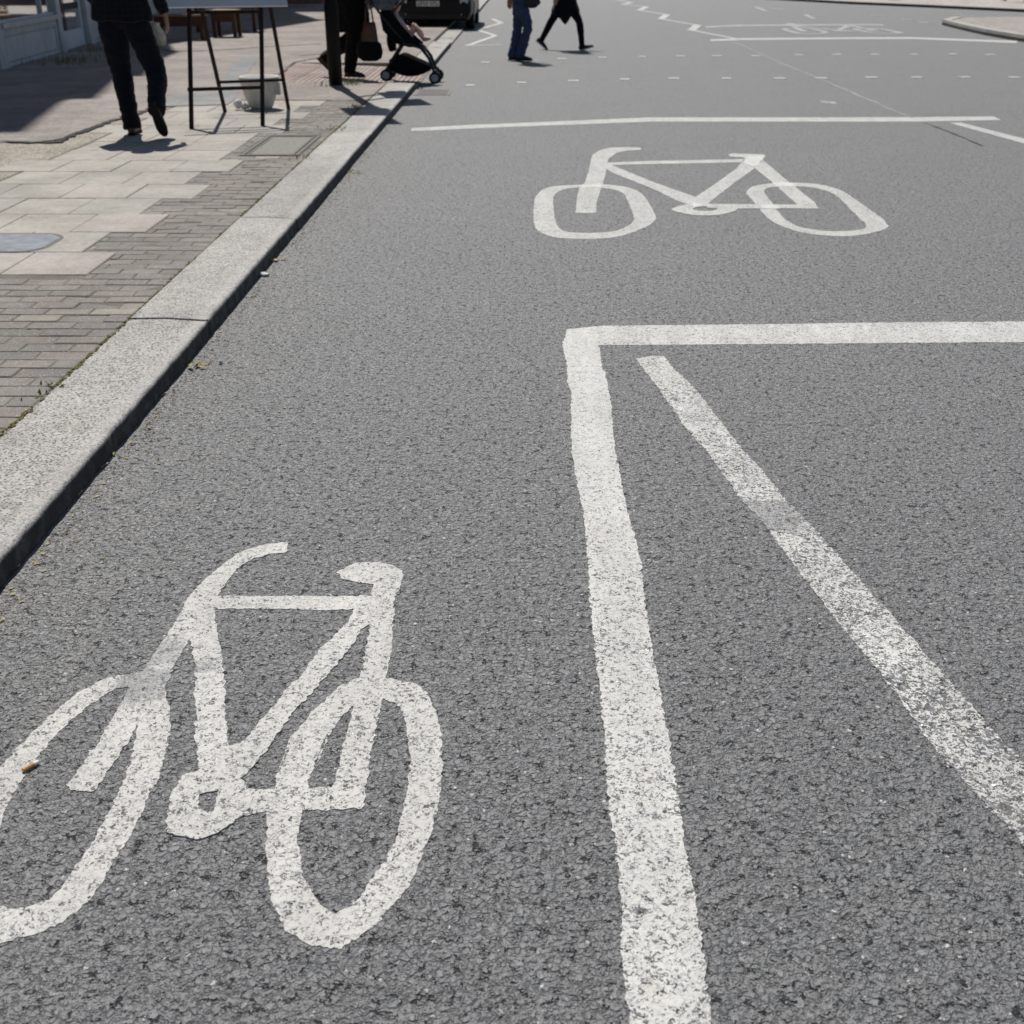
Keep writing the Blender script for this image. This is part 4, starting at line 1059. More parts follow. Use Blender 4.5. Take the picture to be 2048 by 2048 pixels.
# ------------------------------------------------------------------ people
def person(root, heading, J, label, skin, voxel=.0085, height=1.78, feet=False):
    """one continuous body mesh; J: joints in local axes (right, forward, up)"""
    m = Matrix.Rotation(heading, 3, 'Z'); o0 = Vector(root)
    T = lambda p: o0 + m @ Vector(p)
    rt = m @ Vector((1, 0, 0)); fw = m @ Vector((0, 1, 0))
    J = {k: T(v) for k, v in J.items()}
    k = height / 1.78
    mb = MB()
    pel, ch, nk, hd = J['pelvis'], J['chest'], J['neck'], J['head']
    mb.tube([pel - Vector((0, 0, .10 * k)), pel, pel + (ch - pel) * .4, ch, ch + (nk - ch) * .7, nk - Vector((0, 0, .02))],
            [(.13 * k, .10 * k), (.165 * k, .12 * k), (.14 * k, .105 * k), (.17 * k, .12 * k), (.15 * k, .09 * k), (.06 * k, .06 * k)], 16, right=rt)
    mb.tube([nk - Vector((0, 0, .05)), nk + (hd - nk) * .6], [.056 * k, .054 * k], 12)
    mb.tube([hd + Vector((0, 0, z * k)) + fw * f * k for z, f in ((-.115, .03), (-.09, .025), (-.04, .01), (.02, 0), (.07, -.005), (.105, -.005), (.12, -.005))],
            [(.03 * k, .035 * k), (.052 * k, .06 * k), (.07 * k, .086 * k), (.076 * k, .095 * k), (.068 * k, .085 * k), (.042 * k, .05 * k), (.012, .012)], 14, right=rt)
    mb.tube([hd + fw * .085 * k + Vector((0, 0, .02)), hd + fw * .118 * k - Vector((0, 0, .025)), hd + fw * .095 * k - Vector((0, 0, .035))], [.011, .016, .010], 8)   # nose
    for s in (-1, 1):
        mb.ball(hd + rt * s * .078 * k - Vector((0, 0, .01)), (.014, .02, .032), 8, 6)         # ears
    mb.tube([hd + fw * .088 * k - rt * .022 - Vector((0, 0, .064)), hd + fw * .098 * k - Vector((0, 0, .062)), hd + fw * .088 * k + rt * .022 - Vector((0, 0, .064))], [.006, .009, .006], 6)
    for s, n in ((-1, 'L'), (1, 'R')):
        sh, el, wr, hn = J['sh' + n], J['el' + n], J['wr' + n], J['hand' + n]
        mb.tube([ch + (nk - ch) * .6 + rt * s * .1 * k, sh, el, el + (wr - el) * .3, wr], [.06 * k, .058 * k, .042 * k, .043 * k, .028 * k], 12)
        d = (hn - wr).normalized(); side = (rt * s); palmn = (side - side.dot(d) * d).normalized(); across = d.cross(palmn).normalized()
        if across.dot(fw) < 0: across = -across
        mb.tube([wr - d * .01, wr + d * .03, wr + d * .09], [(.028, .018), (.040, .017), (.042, .014)], 12, right=across)
        for fi, (oa, ln) in enumerate(((.031, .072), (.011, .082), (-.010, .076), (-.030, .058))):
            b0 = wr + d * .085 + across * oa
            p1 = b0 + d * ln * .45 - palmn * .006; p2 = p1 + (d * .8 - palmn * .55).normalized() * ln * .32; p3 = p2 + (d * .45 - palmn * .85).normalized() * ln * .26
            mb.tube([b0 - d * .015, b0, p1, p2, p3], [.0095, .0095, .009, .0085, .0065], 8)
        b0 = wr + d * .025 + across * .032
        mb.tube([b0 - across * .01, b0 + across * .018 + d * .022 - palmn * .008, b0 + across * .028 + d * .055 - palmn * .018], [.0135, .011, .0075], 8)
        hp, kn, an = J['hip' + n], J['kn' + n], J['an' + n]
        mb.tube([hp + Vector((0, 0, .06)), hp, hp + (kn - hp) * .5, kn, kn + (an - kn) * .35, an], [.09 * k, .09 * k, .078 * k, .056 * k, .056 * k, .038 * k], 12)
        if not feet: continue
        toe = J['toe' + n]; td = (toe - an); back = an - (td - td.dot((an - kn).normalized()) * (an - kn).normalized()).normalized() * .045
        mb.tube([back - Vector((0, 0, .0)) + td * .05, an + td * .3, an + td * .75, toe], [(.032, .034), (.038, .036), (.042, .024), (.03, .016)], 10, right=rt)
    r_ = remeshed(mb, voxel, 3)
    body = r_.build("person", skin, None, root, smooth=True)
    tag(body, label, "person")
    return body, J, rt, fw, k
def hair(body, J, fw, rt, k, long=False):
    hd = J['head']; mb = MB()
    mb.ball(hd + Vector((0, 0, .035 * k)) - fw * .015 * k, (.09 * k, .09 * k, .1 * k), 16, 10)
    if long: mb.tube([hd + Vector((0, 0, .02)) - fw * .04, hd - Vector((0, 0, .1)) - fw * .07, hd - Vector((0, 0, .25)) - fw * .08], [(.085, .06), (.085, .04), (.05, .02)], 12, right=rt)
    r_ = remeshed(mb, .014, 2, wrinkle=.006, wscale=50)
    eye = hd + fw * .06 * k
    r_.build("hair", M['hair'], body, smooth=True)
def trousers(body, J, rt, k, mat, rad, wr=.010, top=.12, name="trousers"):
    """rad: hip, mid thigh, knee, mid shin, hem"""
    mb = MB(); pel = J['pelvis']
    mb.tube([pel + Vector((0, 0, top)), pel + Vector((0, 0, .02)), pel - Vector((0, 0, .07)), pel - Vector((0, 0, .11))], [(.165 * k, .115 * k), (.185 * k, .135 * k), (.165 * k, .13 * k), (.11 * k, .1 * k)], 18, right=rt)
    for n in 'LR':
        hp, kn, an = J['hip' + n], J['kn' + n], J['an' + n]
        ds = (an - kn).normalized()
        mb.tube([hp + Vector((0, 0, .05)), hp - Vector((0, 0, .03)), hp + (kn - hp) * .5, kn - (kn - hp) * .08, kn + (an - kn) * .12, kn + (an - kn) * .5, an - ds * .02, an + ds * .035],
                [rad[0], rad[0], rad[1], rad[2], rad[2] * .98, rad[3], rad[4], rad[4] * 1.02], 16)
    return remeshed(mb, .011, 3, wrinkle=wr, wscale=11).build(name, mat, body, smooth=True)
def shoe(body, an, toe, rt, mat, sole_mat, wd=.045, ln=None, heel=.05, name="shoe"):
    """upper and sole along the line heel - toe; the sole faces away from the ankle"""
    ax = (toe - an); up = Vector((0, 0, 1)) if abs(ax.normalized().z) < .8 else ax.cross(rt).normalized()
    if ax.normalized().z < -.5: up = (rt.cross(ax)).normalized(); up = up if up.dot(Vector((0, 0, 1))) > 0 else -up
    L = ax.length; fwd = ax.normalized()
    fl = (fwd - fwd.dot(up) * up)
    return fl
def shoes(body, J, rt, mat, sole_mat, dirs, wd=.043, ln=.28, ankle=.085):
    """dirs: per side the direction heel to toe; the upper wraps the ankle joint"""
    for n in 'LR':
        an = J['an' + n]; f = Vector(dirs[n]).normalized()
        u = rt.cross(f).normalized()
        heel = an - f * .075 - u * ankle
        P = lambda a, h: heel + f * (a * ln) + u * h
        mb = MB()
        mb.tube([P(.02, .045), P(.12, .05), P(.32, .05), P(.55, .042), P(.78, .034), P(.93, .028), P(1.0, .022)],
                [(.028, .03), (.036, .042), (.036, .048), (wd - .003, .036), (wd, .026), (wd * .75, .018), (.014, .008)], 14, right=rt)
        mb.tube([P(.22, .03), P(.24, .07), P(.25, .105)], [(.036, .045), (.036, .045), (.038, .044)], 12, right=rt)
        up_ = remeshed(mb, .008, 2); so = up_.build("shoe", mat, body, smooth=True)
        s_ = MB(); out = []
        for a, wv in ((-.005, .02), (.05, .034), (.2, .037), (.4, .035), (.6, wd), (.78, wd + .003), (.92, wd * .8), (1.0, .016)): out.append((a, wv))
        base = len(s_.v)
        ring = [P(a, 0) + rt * wv for a, wv in out] + [P(a, 0) - rt * wv for a, wv in reversed(out)]
        nR = len(ring)
        s_.v += ring + [p + u * .02 for p in ring]
        s_.f += [tuple(range(nR)), tuple(reversed(range(nR, 2 * nR)))] + [(i, (i + 1) % nR, nR + (i + 1) % nR, nR + i) for i in range(nR)]
        s_.build("sole", sole_mat, so)
def jacket(body, J, rt, k, mat, hem, hemr, wr=.012, name="jacket", sleeves=True, flare=None, collar=True, mid=None):
    mb = MB(); pel, ch, nk = J['pelvis'], J['chest'], J['neck']
    pts = [pel + Vector((0, 0, hem)), pel + Vector((0, 0, .05)), pel + (ch - pel) * .5, ch, ch + (nk - ch) * .62, nk - Vector((0, 0, .01))]
    mb.tube(pts, [hemr, mid or (.205 * k, .15 * k), (mid[0] * .93, mid[1] * .93) if mid else (.19 * k, .14 * k), (.215 * k, .15 * k), (.19 * k, .12 * k), (.075, .075)], 20, right=rt)
    if sleeves:
        for s, n in ((-1, 'L'), (1, 'R')):
            sh, el, wv = J['sh' + n], J['el' + n], J['wr' + n]; d = (wv - el).normalized()
            mb.tube([ch + (nk - ch) * .55 + rt * s * .1, sh, sh + (el - sh) * .5, el, el + (wv - el) * .5, wv - d * .01], [.085 * k, .083 * k, .072 * k, .064 * k, .056 * k, .048 * k], 14)
    r_ = remeshed(mb, .012, 3, wrinkle=wr, wscale=9)
    return r_.build(name, mat, body, smooth=True)

def arms(shw=.19, shz=1.44, swing=0.0, k=1.0, outw=.07):
    d = {}
    for s, n in ((-1, 'L'), (1, 'R')):
        sw = swing * s
        d['sh' + n] = (s * shw * k, 0, shz * k); d['el' + n] = (s * (shw + outw * .8) * k, -sw * .5 - .02, (shz - .29) * k)
        d['wr' + n] = (s * (shw + outw) * k, -sw + .03, (shz - .53) * k); d['hand' + n] = (s * (shw + outw) * k, -sw + .06, (shz - .71) * k)
    return d
# man walking away up the pavement
J = dict(pelvis=(0, 0, .99), chest=(0, .02, 1.32), neck=(0, .03, 1.53), head=(0, .06, 1.68),
         hipL=(-.095, 0, .93), knL=(-.085, .04, .50), anL=(-.045, 0, .085), toeL=(-.07, .17, .03),
         hipR=(.115, 0, .93), knR=(.23, .02, .51), anR=(.28, -.27, .25), toeR=(.355, -.235, .08))
J.update(arms(.20, 1.47, .0, 1.0, .15))
J['elR'] = (.31, -.02, 1.19); J['wrR'] = (.375, 0, .98); J['handR'] = (.385, .02, .80)
J['elL'] = (-.28, .0, 1.18); J['wrL'] = (-.20, .17, 1.02); J['handL'] = (-.12, .24, .99)
body, JW, rt, fw, k = person((-3.44, 10.5, PZ), 0, J, "man seen from behind in dark jacket and trousers walking along the paved footway", M['skin_dark'])
hair(body, JW, fw, rt, k)
trousers(body, JW, rt, k, M['cl_navy'], (.120, .108, .090, .080, .076), wr=.011)
jacket(body, JW, rt, k, M['cl_jacket'], -.06, (.262, .17), mid=(.25, .165))
shoes(body, JW, rt, M['shoe_brown'], M['sole_dark'], {'L': (-.05, 1, -.01), 'R': (.22, .25, -.95)}, ln=.29)

# walker in jeans
HX = -R(90)                                                       # facing +X
J = dict(pelvis=(0, .02, .93), chest=(0, .03, 1.28), neck=(0, .03, 1.49), head=(0, .05, 1.64),
         hipL=(-.08, .02, .88), knL=(-.07, .0, .50), anL=(-.06, -.085, .095), toeL=(-.06, .08, .03),
         hipR=(.08, .03, .88), knR=(.075, .165, .51), anR=(.06, .04, .095), toeR=(.06, .20, .035))
J.update(arms(.18, 1.42, .06, 1.0, .05))
J['elR'] = (.22, -.06, 1.13); J['wrR'] = (.22, -.13, .93); J['handR'] = (.22, -.13, .76)
J['elL'] = (-.22, .06, 1.15); J['wrL'] = (-.2, .22, 1.02); J['handL'] = (-.2, .30, .95)
body, JW, rt, fw, k = person((-.10, 19.55, 0), HX, J, "person in blue jeans and black shoes crossing the road, left of the striding walker", M['skin_dark'])
hair(body, JW, fw, rt, k, True)
trousers(body, JW, rt, k, M['cl_jeans'], (.112, .10, .078, .074, .076), wr=.014)
jacket(body, JW, rt, k, M['cl_top'], .0, (.19, .135), name="top")
shoes(body, JW, rt, M['shoe_black'], M['shoe_black'], {'L': rt.cross(Vector((0, 0, -1))), 'R': rt.cross(Vector((0, 0, -1)))}, ln=.27)
walker_jeans = body
hb = empty("handbag", (.14, 19.38, .82), "black handbag hanging beside the person in blue jeans", "handbag")
q = MB(); q.tube([(.04, 19.38, .86), (.09, 19.38, .835), (.16, 19.38, .84), (.25, 19.38, .885)], [(.03, .05), (.055, .06), (.055, .06), (.03, .05)], 12, right=(0, 0, 1))
q.box((.14, 19.38, .97), (.2, .11, .2))
remeshed(q, .012, 4).build("bag_body", M['shoe_black'], hb, smooth=True)
MB().tube([(.06, 19.38, 1.05), (.08, 19.38, 1.2), (.14, 19.38, 1.25), (.2, 19.38, 1.2), (.22, 19.38, 1.05)], .01, 8).build("strap", M['shoe_black'], hb, smooth=True)

# striding walker in dark coat
J = dict(pelvis=(0, -.03, .90), chest=(0, .0, 1.25), neck=(0, .02, 1.45), head=(0, .05, 1.60),
         hipL=(-.08, -.04, .84), knL=(-.08, -.27, .47), anL=(-.07, -.44, .17), toeL=(-.07, -.30, .03),
         hipR=(.08, .0, .84), knR=(.08, .235, .46), anR=(.07, .285, .085), toeR=(.07, .48, .08))
J.update(arms(.17, 1.38, .0, 1.0, .05))
J['elL'] = (-.22, .2, 1.12); J['wrL'] = (-.2, .40, .98); J['handL'] = (-.2, .47, .83)
J['elR'] = (.22, -.12, 1.1); J['wrR'] = (.22, -.2, .9); J['handR'] = (.22, -.22, .74)
body, JW, rt, fw, k = person((.755, 22.0, 0), HX, J, "person in dark navy coat with pointed hem striding across the road", M['skin'])
hair(body, JW, fw, rt, k, True)
trousers(body, JW, rt, k, M['cl_coat'], (.10, .088, .066, .058, .05), wr=.005, name="leggings")
jacket(body, JW, rt, k, M['cl_coat'], -.05, (.19, .19), name="coat")
sk = MB(); O = Vector((.755, 22.0, 0)); n = 28; lev = [(.92, .19, .16, 0), (.78, .2, .19, .01), (.66, .2, .23, .0), (.56, .19, .22, .0)]
for li, (z, ra, rb, _) in enumerate(lev):
    for i in range(n):
        a = 2 * math.pi * i / n
        dz = 0
        if li == 3: dz = -.13 * max(0, 1 - abs(((a - math.pi * 1.5 + math.pi) % (2 * math.pi) - math.pi)) / .55) + .02 * math.sin(a * 4)
        rr = 1 + .04 * math.sin(a * 7) * li
        sk.v.append(O + Vector((-.02 + rb * rr * math.cos(a), ra * rr * math.sin(a), z + dz)))
for li in range(3):
    for i in range(n):
        j = (i + 1) % n; sk.f.append((li * n + i, li * n + j, (li + 1) * n + j, (li + 1) * n + i))
sko = sk.build("coat_skirt", M['cl_coat'], body, smooth=True)
so = sko.modifiers.new("s", 'SOLIDIFY'); so.thickness = .012
shoes(body, JW, rt, M['shoe_black'], M['sole'], {'L': (.75, 0, -.6), 'R': (1, 0, .28)}, ln=.27)
walker_coat = body

# person pushing the pushchair
J = dict(pelvis=(0, .02, .97), chest=(0, .07, 1.30), neck=(0, .09, 1.50), head=(0, .13, 1.66),
         hipL=(-.09, .02, .91), knL=(-.08, .05, .50), anL=(-.08, -.37, .22), toeL=(-.08, -.3, .04),
         hipR=(.09, .02, .91), knR=(.09, .06, .50), anR=(.09, -.03, .085), toeR=(.09, .15, .03))
for s, n_ in ((-1, 'L'), (1, 'R')):
    J['sh' + n_] = (s * .18, .08, 1.43); J['el' + n_] = (s * .22, .12, 1.15); J['wr' + n_] = (s * .16, .33, 1.02); J['hand' + n_] = (s * .16, .50, 1.03)
body, JW, rt, fw, k = person((-2.29, 16.15, PZ - .01), HX, J, "person in black trousers and dark shoes pushing the pushchair, half hidden by the post", M['skin'])
hair(body, JW, fw, rt, k, True)
trousers(body, JW, rt, k, M['cl_black'], (.135, .13, .11, .095, .08))
jacket(body, JW, rt, k, M['cl_black'], -.42, (.20, .25), mid=(.20, .21), name="coat")
shoes(body, JW, rt, M['shoe_brown'], M['sole_dark'], {'L': (.7, 0, -.7), 'R': (1, 0, -.03)}, ln=.28)

# far walkers, only their feet and shins in view
far1 = copy_tree(walker_coat); far1.location = (17.3, 44.0, .125); far1.rotation_euler.z = R(180)
tag(far1, "dark clothed walker on the far pavement at the right edge", "person")
far2 = copy_tree(walker_jeans); far2.location = (13.5, 46.9, .125)
tag(far2, "person standing on the far pavement with only dark shoes showing", "person")

# ------------------------------------------------------------------ pushchair
SX0, SX1, SY = -1.80, -1.165, 15.95
st = empty("pushchair", (-1.48, SY, 0), "compact black pushchair with grey wheels being pushed off the kerb", "pushchair")
gz = {SX0: .045, SX1: .012}
hw = .215
def wheel(x, y, z, r=.075, wd=.035):
    t_ = MB(); t_.tube([(x + (r - .018) * math.cos(a), y, z + (r - .018) * math.sin(a)) for a in [2 * math.pi * i / 24 for i in range(24)]], .019, 10, closed=True)
    wo_ = t_.build("wheel", M['tyre'], st, smooth=True)
    MB().lathe((x, y, z), [(.0, -wd / 2), (.046, -wd / 2), (.05, -wd / 2 + .006), (.05, wd / 2 - .006), (.046, wd / 2), (.0, wd / 2)][1:-1], 20, 'Y').build("hub", M['hub'], wo_)
    return wo_
for sx in (SX0, SX1):
    for sy in (-1, 1):
        z = gz[sx] + .076
        wheel(sx, SY + sy * hw - .022, z); wheel(sx + .012, SY + sy * hw + .024, z)
for sy in (-1, 1):
    yy = SY + sy * (hw - .02)
    MB().tube([(SX0, yy, .14), (SX0 + .03, yy, .22), (-1.69, yy, .34), (-1.6, yy, .47), (-1.55, yy, .52)], .019, 8).build("rear_strut", M['st_frame'], st, smooth=True)
    MB().tube([(SX1, yy, .13), (SX1 - .02, yy, .2), (-1.24, yy, .33), (-1.33, yy, .445), (-1.45, yy, .49), (-1.62, yy, .49)], .02, 8).build("front_strut", M['st_frame'], st, smooth=True)
    MB().tube([(-1.50, yy, .47), (-1.68, yy, .66), (-1.83, yy, .84), (-1.93, yy, .97), (-1.97, yy, 1.05)], .016, 8).build("handle_tube", M['st_frame'], st, smooth=True)
    q = MB(); q.box((SX1 - .0, yy + sy * .02, .155), (.055, .06, .07), bev=.01); q.build("fork", M['st_frame'], st)
MB().tube([(-1.97, SY - hw + .02, 1.05), (-1.985, SY - .1, 1.07), (-1.985, SY + .1, 1.07), (-1.97, SY + hw - .02, 1.05)], .02, 10).build("handlebar", M['st_frame'], st, smooth=True)
# basket
bk = MB(); n = 14
for i in range(n + 1):
    t = i / n; x = SX0 + .05 + (SX1 - SX0 - .11) * t
    zb = .20 - .10 * math.sin(math.pi * (.06 + .90 * t)) ** .8; zt = .215 + .16 * max(0, 1 - abs(t - .32) / .75) * (1 if t < .9 else .8)
    for y_, z_ in ((-hw + .02, zt), (-hw + .03, zb + .02), (-.1, zb), (.1, zb), (hw - .03, zb + .02), (hw - .02, zt)): bk.v.append(Vector((x, SY + y_, z_)))
for i in range(n):
    for j in range(5): bk.f.append((i * 6 + j, i * 6 + 6 + j, i * 6 + 7 + j, i * 6 + 1 + j))
bk.f.append((0, 1, 2, 3, 4, 5)); bk.f.append(tuple(n * 6 + j for j in (5, 4, 3, 2, 1, 0)))
bo = bk.build("basket", M['st_cloth'], st, smooth=True); mo = bo.modifiers.new("s", 'SOLIDIFY'); mo.thickness = .006
# seat shell: back, base, leg rest
s_ = MB()
s_.tube([(-1.80, SY, .98), (-1.73, SY, .80), (-1.64, SY, .62), (-1.54, SY, .51), (-1.42, SY, .475), (-1.33, SY, .455), (-1.28, SY, .40)],
        [(.17, .03), (.185, .05), (.19, .06), (.19, .055), (.185, .035), (.18, .025), (.16, .012)], 14, right=(0, 1, 0))
remeshed(s_, .014, 4, wrinkle=.006, wscale=14).build("seat", M['st_cloth'], st, smooth=True)
for sy in (-1, 1):
    s_ = MB(); s_.tube([(-1.80, SY + sy * .17, .90), (-1.72, SY + sy * .19, .72), (-1.60, SY + sy * .195, .59), (-1.46, SY + sy * .195, .515), (-1.34, SY + sy * .19, .475)], [(.07, .012), (.12, .014), (.11, .014), (.065, .013), (.02, .01)], 12, right=(0, 0, 1))
    s_.build("side_wing", M['st_cloth'], st, smooth=True)
s_ = MB(); s_.tube([(-1.72, SY, .40), (-1.74, SY, .52), (-1.76, SY, .62)], [(.15, .05), (.15, .06), (.14, .03)], 12, right=(0, 1, 0)); remeshed(s_, .014, 3, wrinkle=.006).build("back_pocket", M['st_cloth'], st, smooth=True)
cn = MB(); n = 12
for i in range(5):
    t = i / 4; a0 = R(165 - 120 * t)
    for j in range(n + 1):
        b = math.pi * j / n
        cx_, cz_ = -1.76, .90
        rad_ = .30
        cn.v.append(Vector((cx_ + rad_ * math.cos(a0) * (.35 + .65 * math.sin(b)), SY - hw * 1.02 * math.cos(b), cz_ + rad_ * math.sin(a0) * math.sin(b))))
for i in range(4):
    for j in range(n): q = i * (n + 1) + j; cn.f.append((q, q + 1, q + n + 2, q + n + 1))
co = cn.build("canopy", M['st_grey'], st, smooth=True); mo = co.modifiers.new("s", 'SOLIDIFY'); mo.thickness = .008
cn2 = MB(); cn2.tube([(-1.76 + .06 * math.cos(0), SY - hw, .86), (-1.62, SY - hw * .95, .93), (-1.52, SY - .1, 1.05), (-1.50, SY, 1.08), (-1.52, SY + .1, 1.05), (-1.62, SY + hw * .95, .93), (-1.70, SY + hw, .86)], .012, 8); cn2.build("canopy_hoop", M['st_frame'], st, smooth=True)
# child
J = dict(pelvis=(0, 0, .0), chest=(0, -.06, .16), neck=(0, -.10, .265), head=(0, -.10, .37), hipL=(-.045, .02, -.01), knL=(-.06, .17, .13), anL=(-.05, .26, -.03), toeL=(-.05, .35, -.02),
         hipR=(.045, .02, -.01), knR=(.06, .155, .15), anR=(.05, .25, -.005), toeR=(.055, .35, -.005), shL=(-.09, -.08, .23), shR=(.09, -.08, .23), elL=(-.12, -.0, .13), elR=(.12, -.02, .13), wrL=(-.09, .07, .10), wrR=(.10, .06, .09), handL=(-.08, .12, .10), handR=(.09, .11, .08))
def child(root):
    m = Matrix.Rotation(HX, 3, 'Z'); o0 = Vector(root); q = {a: o0 + m @ Vector(b) for a, b in J.items()}
    rt = m @ Vector((1, 0, 0)); fw = m @ Vector((0, 1, 0)); mb = MB()
    mb.tube([q['pelvis'] - fw * .03, q['pelvis'] + Vector((0, 0, .03)), q['chest'], q['neck']], [(.07, .06), (.085, .075), (.085, .065), (.035, .035)], 12, right=rt)
    mb.tube([q['neck'] - Vector((0, 0, .02)), q['head']], .03, 10); mb.ball(q['head'], (.072, .066, .082), 14, 10); mb.ball(q['head'] + fw * .07, .012, 8, 6)
    for s, n_ in ((-1, 'L'), (1, 'R')):
        mb.ball(q['head'] + rt * s * .068, (.012, .012, .018), 8, 6)
        mb.tube([q['sh' + n_], q['el' + n_], q['wr' + n_]], [.034, .027, .02], 10)
        d = (q['hand' + n_] - q['wr' + n_]).normalized()
        mb.tube([q['wr' + n_], q['wr' + n_] + d * .035], [(.02, .012), (.022, .01)], 8, right=fw)
        for i_ in range(4): mb.tube([q['wr' + n_] + d * .03 + fw * (.016 - .011 * i_), q['wr' + n_] + d * .058 + fw * (.018 - .012 * i_) - Vector((0, 0, .008))], [.006, .005], 6)
        mb.tube([q['wr' + n_] + d * .01 + fw * .015, q['wr' + n_] + d * .025 + fw * .032], [.007, .005], 6)
        mb.tube([q['hip' + n_] - fw * .02, q['hip' + n_], q['kn' + n_], q['kn' + n_] + (q['an' + n_] - q['kn' + n_]) * .4, q['an' + n_]], [.05, .052, .04, .037, .025], 12)
        mb.tube([q['an' + n_] - fw * .02, q['an' + n_] + fw * .03, q['toe' + n_]], [(.022, .022), (.026, .022), (.022, .01)], 10, right=rt)
    b = remeshed(mb, .0065, 3).build("person", M['skin_pale'], None, root, smooth=True)
    tag(b, "small child with bare legs and raised knees sitting in the pushchair", "person")
    d = MB(); d.tube([q['pelvis'] - Vector((0, 0, .035)), q['pelvis'] + Vector((0, 0, .03)), q['chest'], q['neck'] - Vector((0, 0, .01))], [(.10, .085), (.105, .09), (.1, .078), (.045, .045)], 14, right=rt)
    for n_ in 'LR': d.tube([q['hip' + n_] - fw * .03, q['hip' + n_] + (q['kn' + n_] - q['hip' + n_]) * .55], [.064, .056], 12)
    remeshed(d, .01, 3, wrinkle=.006, wscale=20).build("romper", M['cl_floral'], b, smooth=True)
    h = MB(); h.ball(q['head'] + Vector((0, 0, .025)) - fw * .012, (.074, .074, .075), 14, 9); h.build("hair", M['hair'], b, smooth=True)
child((-1.57, SY - .01, .565))
# shoulder bag hung on the handle
bg_ = empty("tote_bag", (-1.99, 15.7, .30), "brown leather bag with rounded black base hanging from the pushchair handle", "bag")
q = MB(); q.tube([(-1.995, 15.7, .295), (-1.995, 15.7, .33), (-1.995, 15.7, .40), (-1.995, 15.7, .50), (-1.995, 15.7, .53)], [(.09, .05), (.15, .075), (.172, .085), (.155, .08), (.12, .07)], 20, right=(1, 0, 0))
q.build("bag_base", M['st_cloth'], bg_, smooth=True)
q = MB(); q.tube([(-1.995, 15.7, .46), (-1.985, 15.7, .54), (-1.98, 15.7, .68), (-1.98, 15.7, .76)], [(.12, .06), (.108, .062), (.088, .045), (.075, .02)], 16, right=(1, 0, 0)); q.build("bag_body", M['tan'], bg_, smooth=True)
for y_ in (15.68, 15.73): MB().tube([(-2.03, y_, .75), (-2.02, y_ + .02, .9), (-1.99, 15.76, 1.06), (-1.95, y_ + .02, .9), (-1.93, y_, .75)], .008, 8).build("strap", M['tan'], bg_, smooth=True)

# ------------------------------------------------------------------ parked car
CX, CY = -2.06, 28.0                                              # nose towards the viewer
car = empty("parked_car", (CX, CY + 2.1, 0), "black parked car with pale number plate facing the viewer at the kerb", "car")
def carsec(y, zb, zs, zr, wb_, ws, wr_):
    return [(-wb_, zb), (-ws, zb + .18), (-ws, zs - .12), (-ws + .04, zs), (-wr_, zr - .05), (-wr_ + .12, zr), (wr_ - .12, zr), (wr_, zr - .05), (ws - .04, zs), (ws, zs - .12), (ws, zb + .18), (wb_, zb)], y
secs = [carsec(0.0, .24, .60, .66, .60, .72, .62), carsec(.10, .20, .70, .76, .74, .84, .74), carsec(.35, .19, .80, .88, .80, .89, .76), carsec(1.0, .19, .92, .99, .82, .90, .74),
        carsec(1.25, .19, .94, 1.03, .82, .90, .72), carsec(1.75, .19, .95, 1.40, .82, .90, .62), carsec(2.1, .19, .96, 1.50, .82, .90, .60), carsec(3.2, .19, .97, 1.48, .82, .90, .60), carsec(3.75, .2, .97, 1.30, .82, .89, .62),
        carsec(4.1, .24, .94, 1.0, .78, .86, .72), carsec(4.2, .30, .80, .86, .68, .78, .64)]
b = MB()
for pr, y_ in secs: b.v += [Vector((CX + x, CY + y_, z)) for x, z in pr]
m_ = 12
for i in range(len(secs) - 1):
    for j in range(m_): q = i * m_; b.f.append((q + j, q + (j + 1) % m_, q + m_ + (j + 1) % m_, q + m_ + j))
b.f.append(tuple(range(m_))[::-1]); b.f.append(tuple((len(secs) - 1) * m_ + j for j in range(m_)))
b.f = [f[::-1] for f in b.f]
cb = b.build("body", M['car'], car, smooth=True); auto_smooth(cb.data, 35)
sb = cb.modifiers.new("s", 'BEVEL'); sb.width = .03; sb.segments = 2; sb.limit_method = 'ANGLE'; sb.angle_limit = R(30)
for sx in (-1, 1):
    for y_ in (.72, 3.35):
        x = CX + sx * .80
        t_ = MB().lathe((x, CY + y_, .31), [(.2, -.1), (.29, -.1), (.31, -.07), (.31, .07), (.29, .1), (.2, .1)], 28, 'X'); wo_ = t_.build("wheel", M['tyre'], car, smooth=True); auto_smooth(wo_.data)
        MB().lathe((x + sx * .085, CY + y_, .31), [(.195, -.01), (.19, .012), (.06, .02)], 20, 'X').build("rim", M['hub'], wo_)
    q = MB(); q.tube([(CX + sx * .60, CY + .02, .60), (CX + sx * .74, CY + .06, .62), (CX + sx * .86, CY + .28, .68)], [(.07, .03), (.085, .04), (.05, .03)], 12, right=(0, 0, 1)); q.build("headlight", M['lens'], car, smooth=True)
    q = MB(); q.box((CX + sx * .56, CY - .005, .34), (.16, .04, .035)); q.build("fog_light", M['lens'], car)
    q = MB(); q.tube([(CX + sx * .88, CY + 1.45, .98), (CX + sx * 1.0, CY + 1.43, 1.04)], [(.06, .05), (.08, .05)], 10, right=(0, 0, 1)); q.build("mirror", M['car'], car, smooth=True)
    q = MB(); q.add([(CX + sx * .893, CY + 1.5, .99), (CX + sx * .893, CY + 3.5, 1.0), (CX + sx * .66, CY + 3.2, 1.42), (CX + sx * .66, CY + 2.0, 1.43)], [(0, 1, 2, 3)]); q.build("side_window", M['inner'], car)
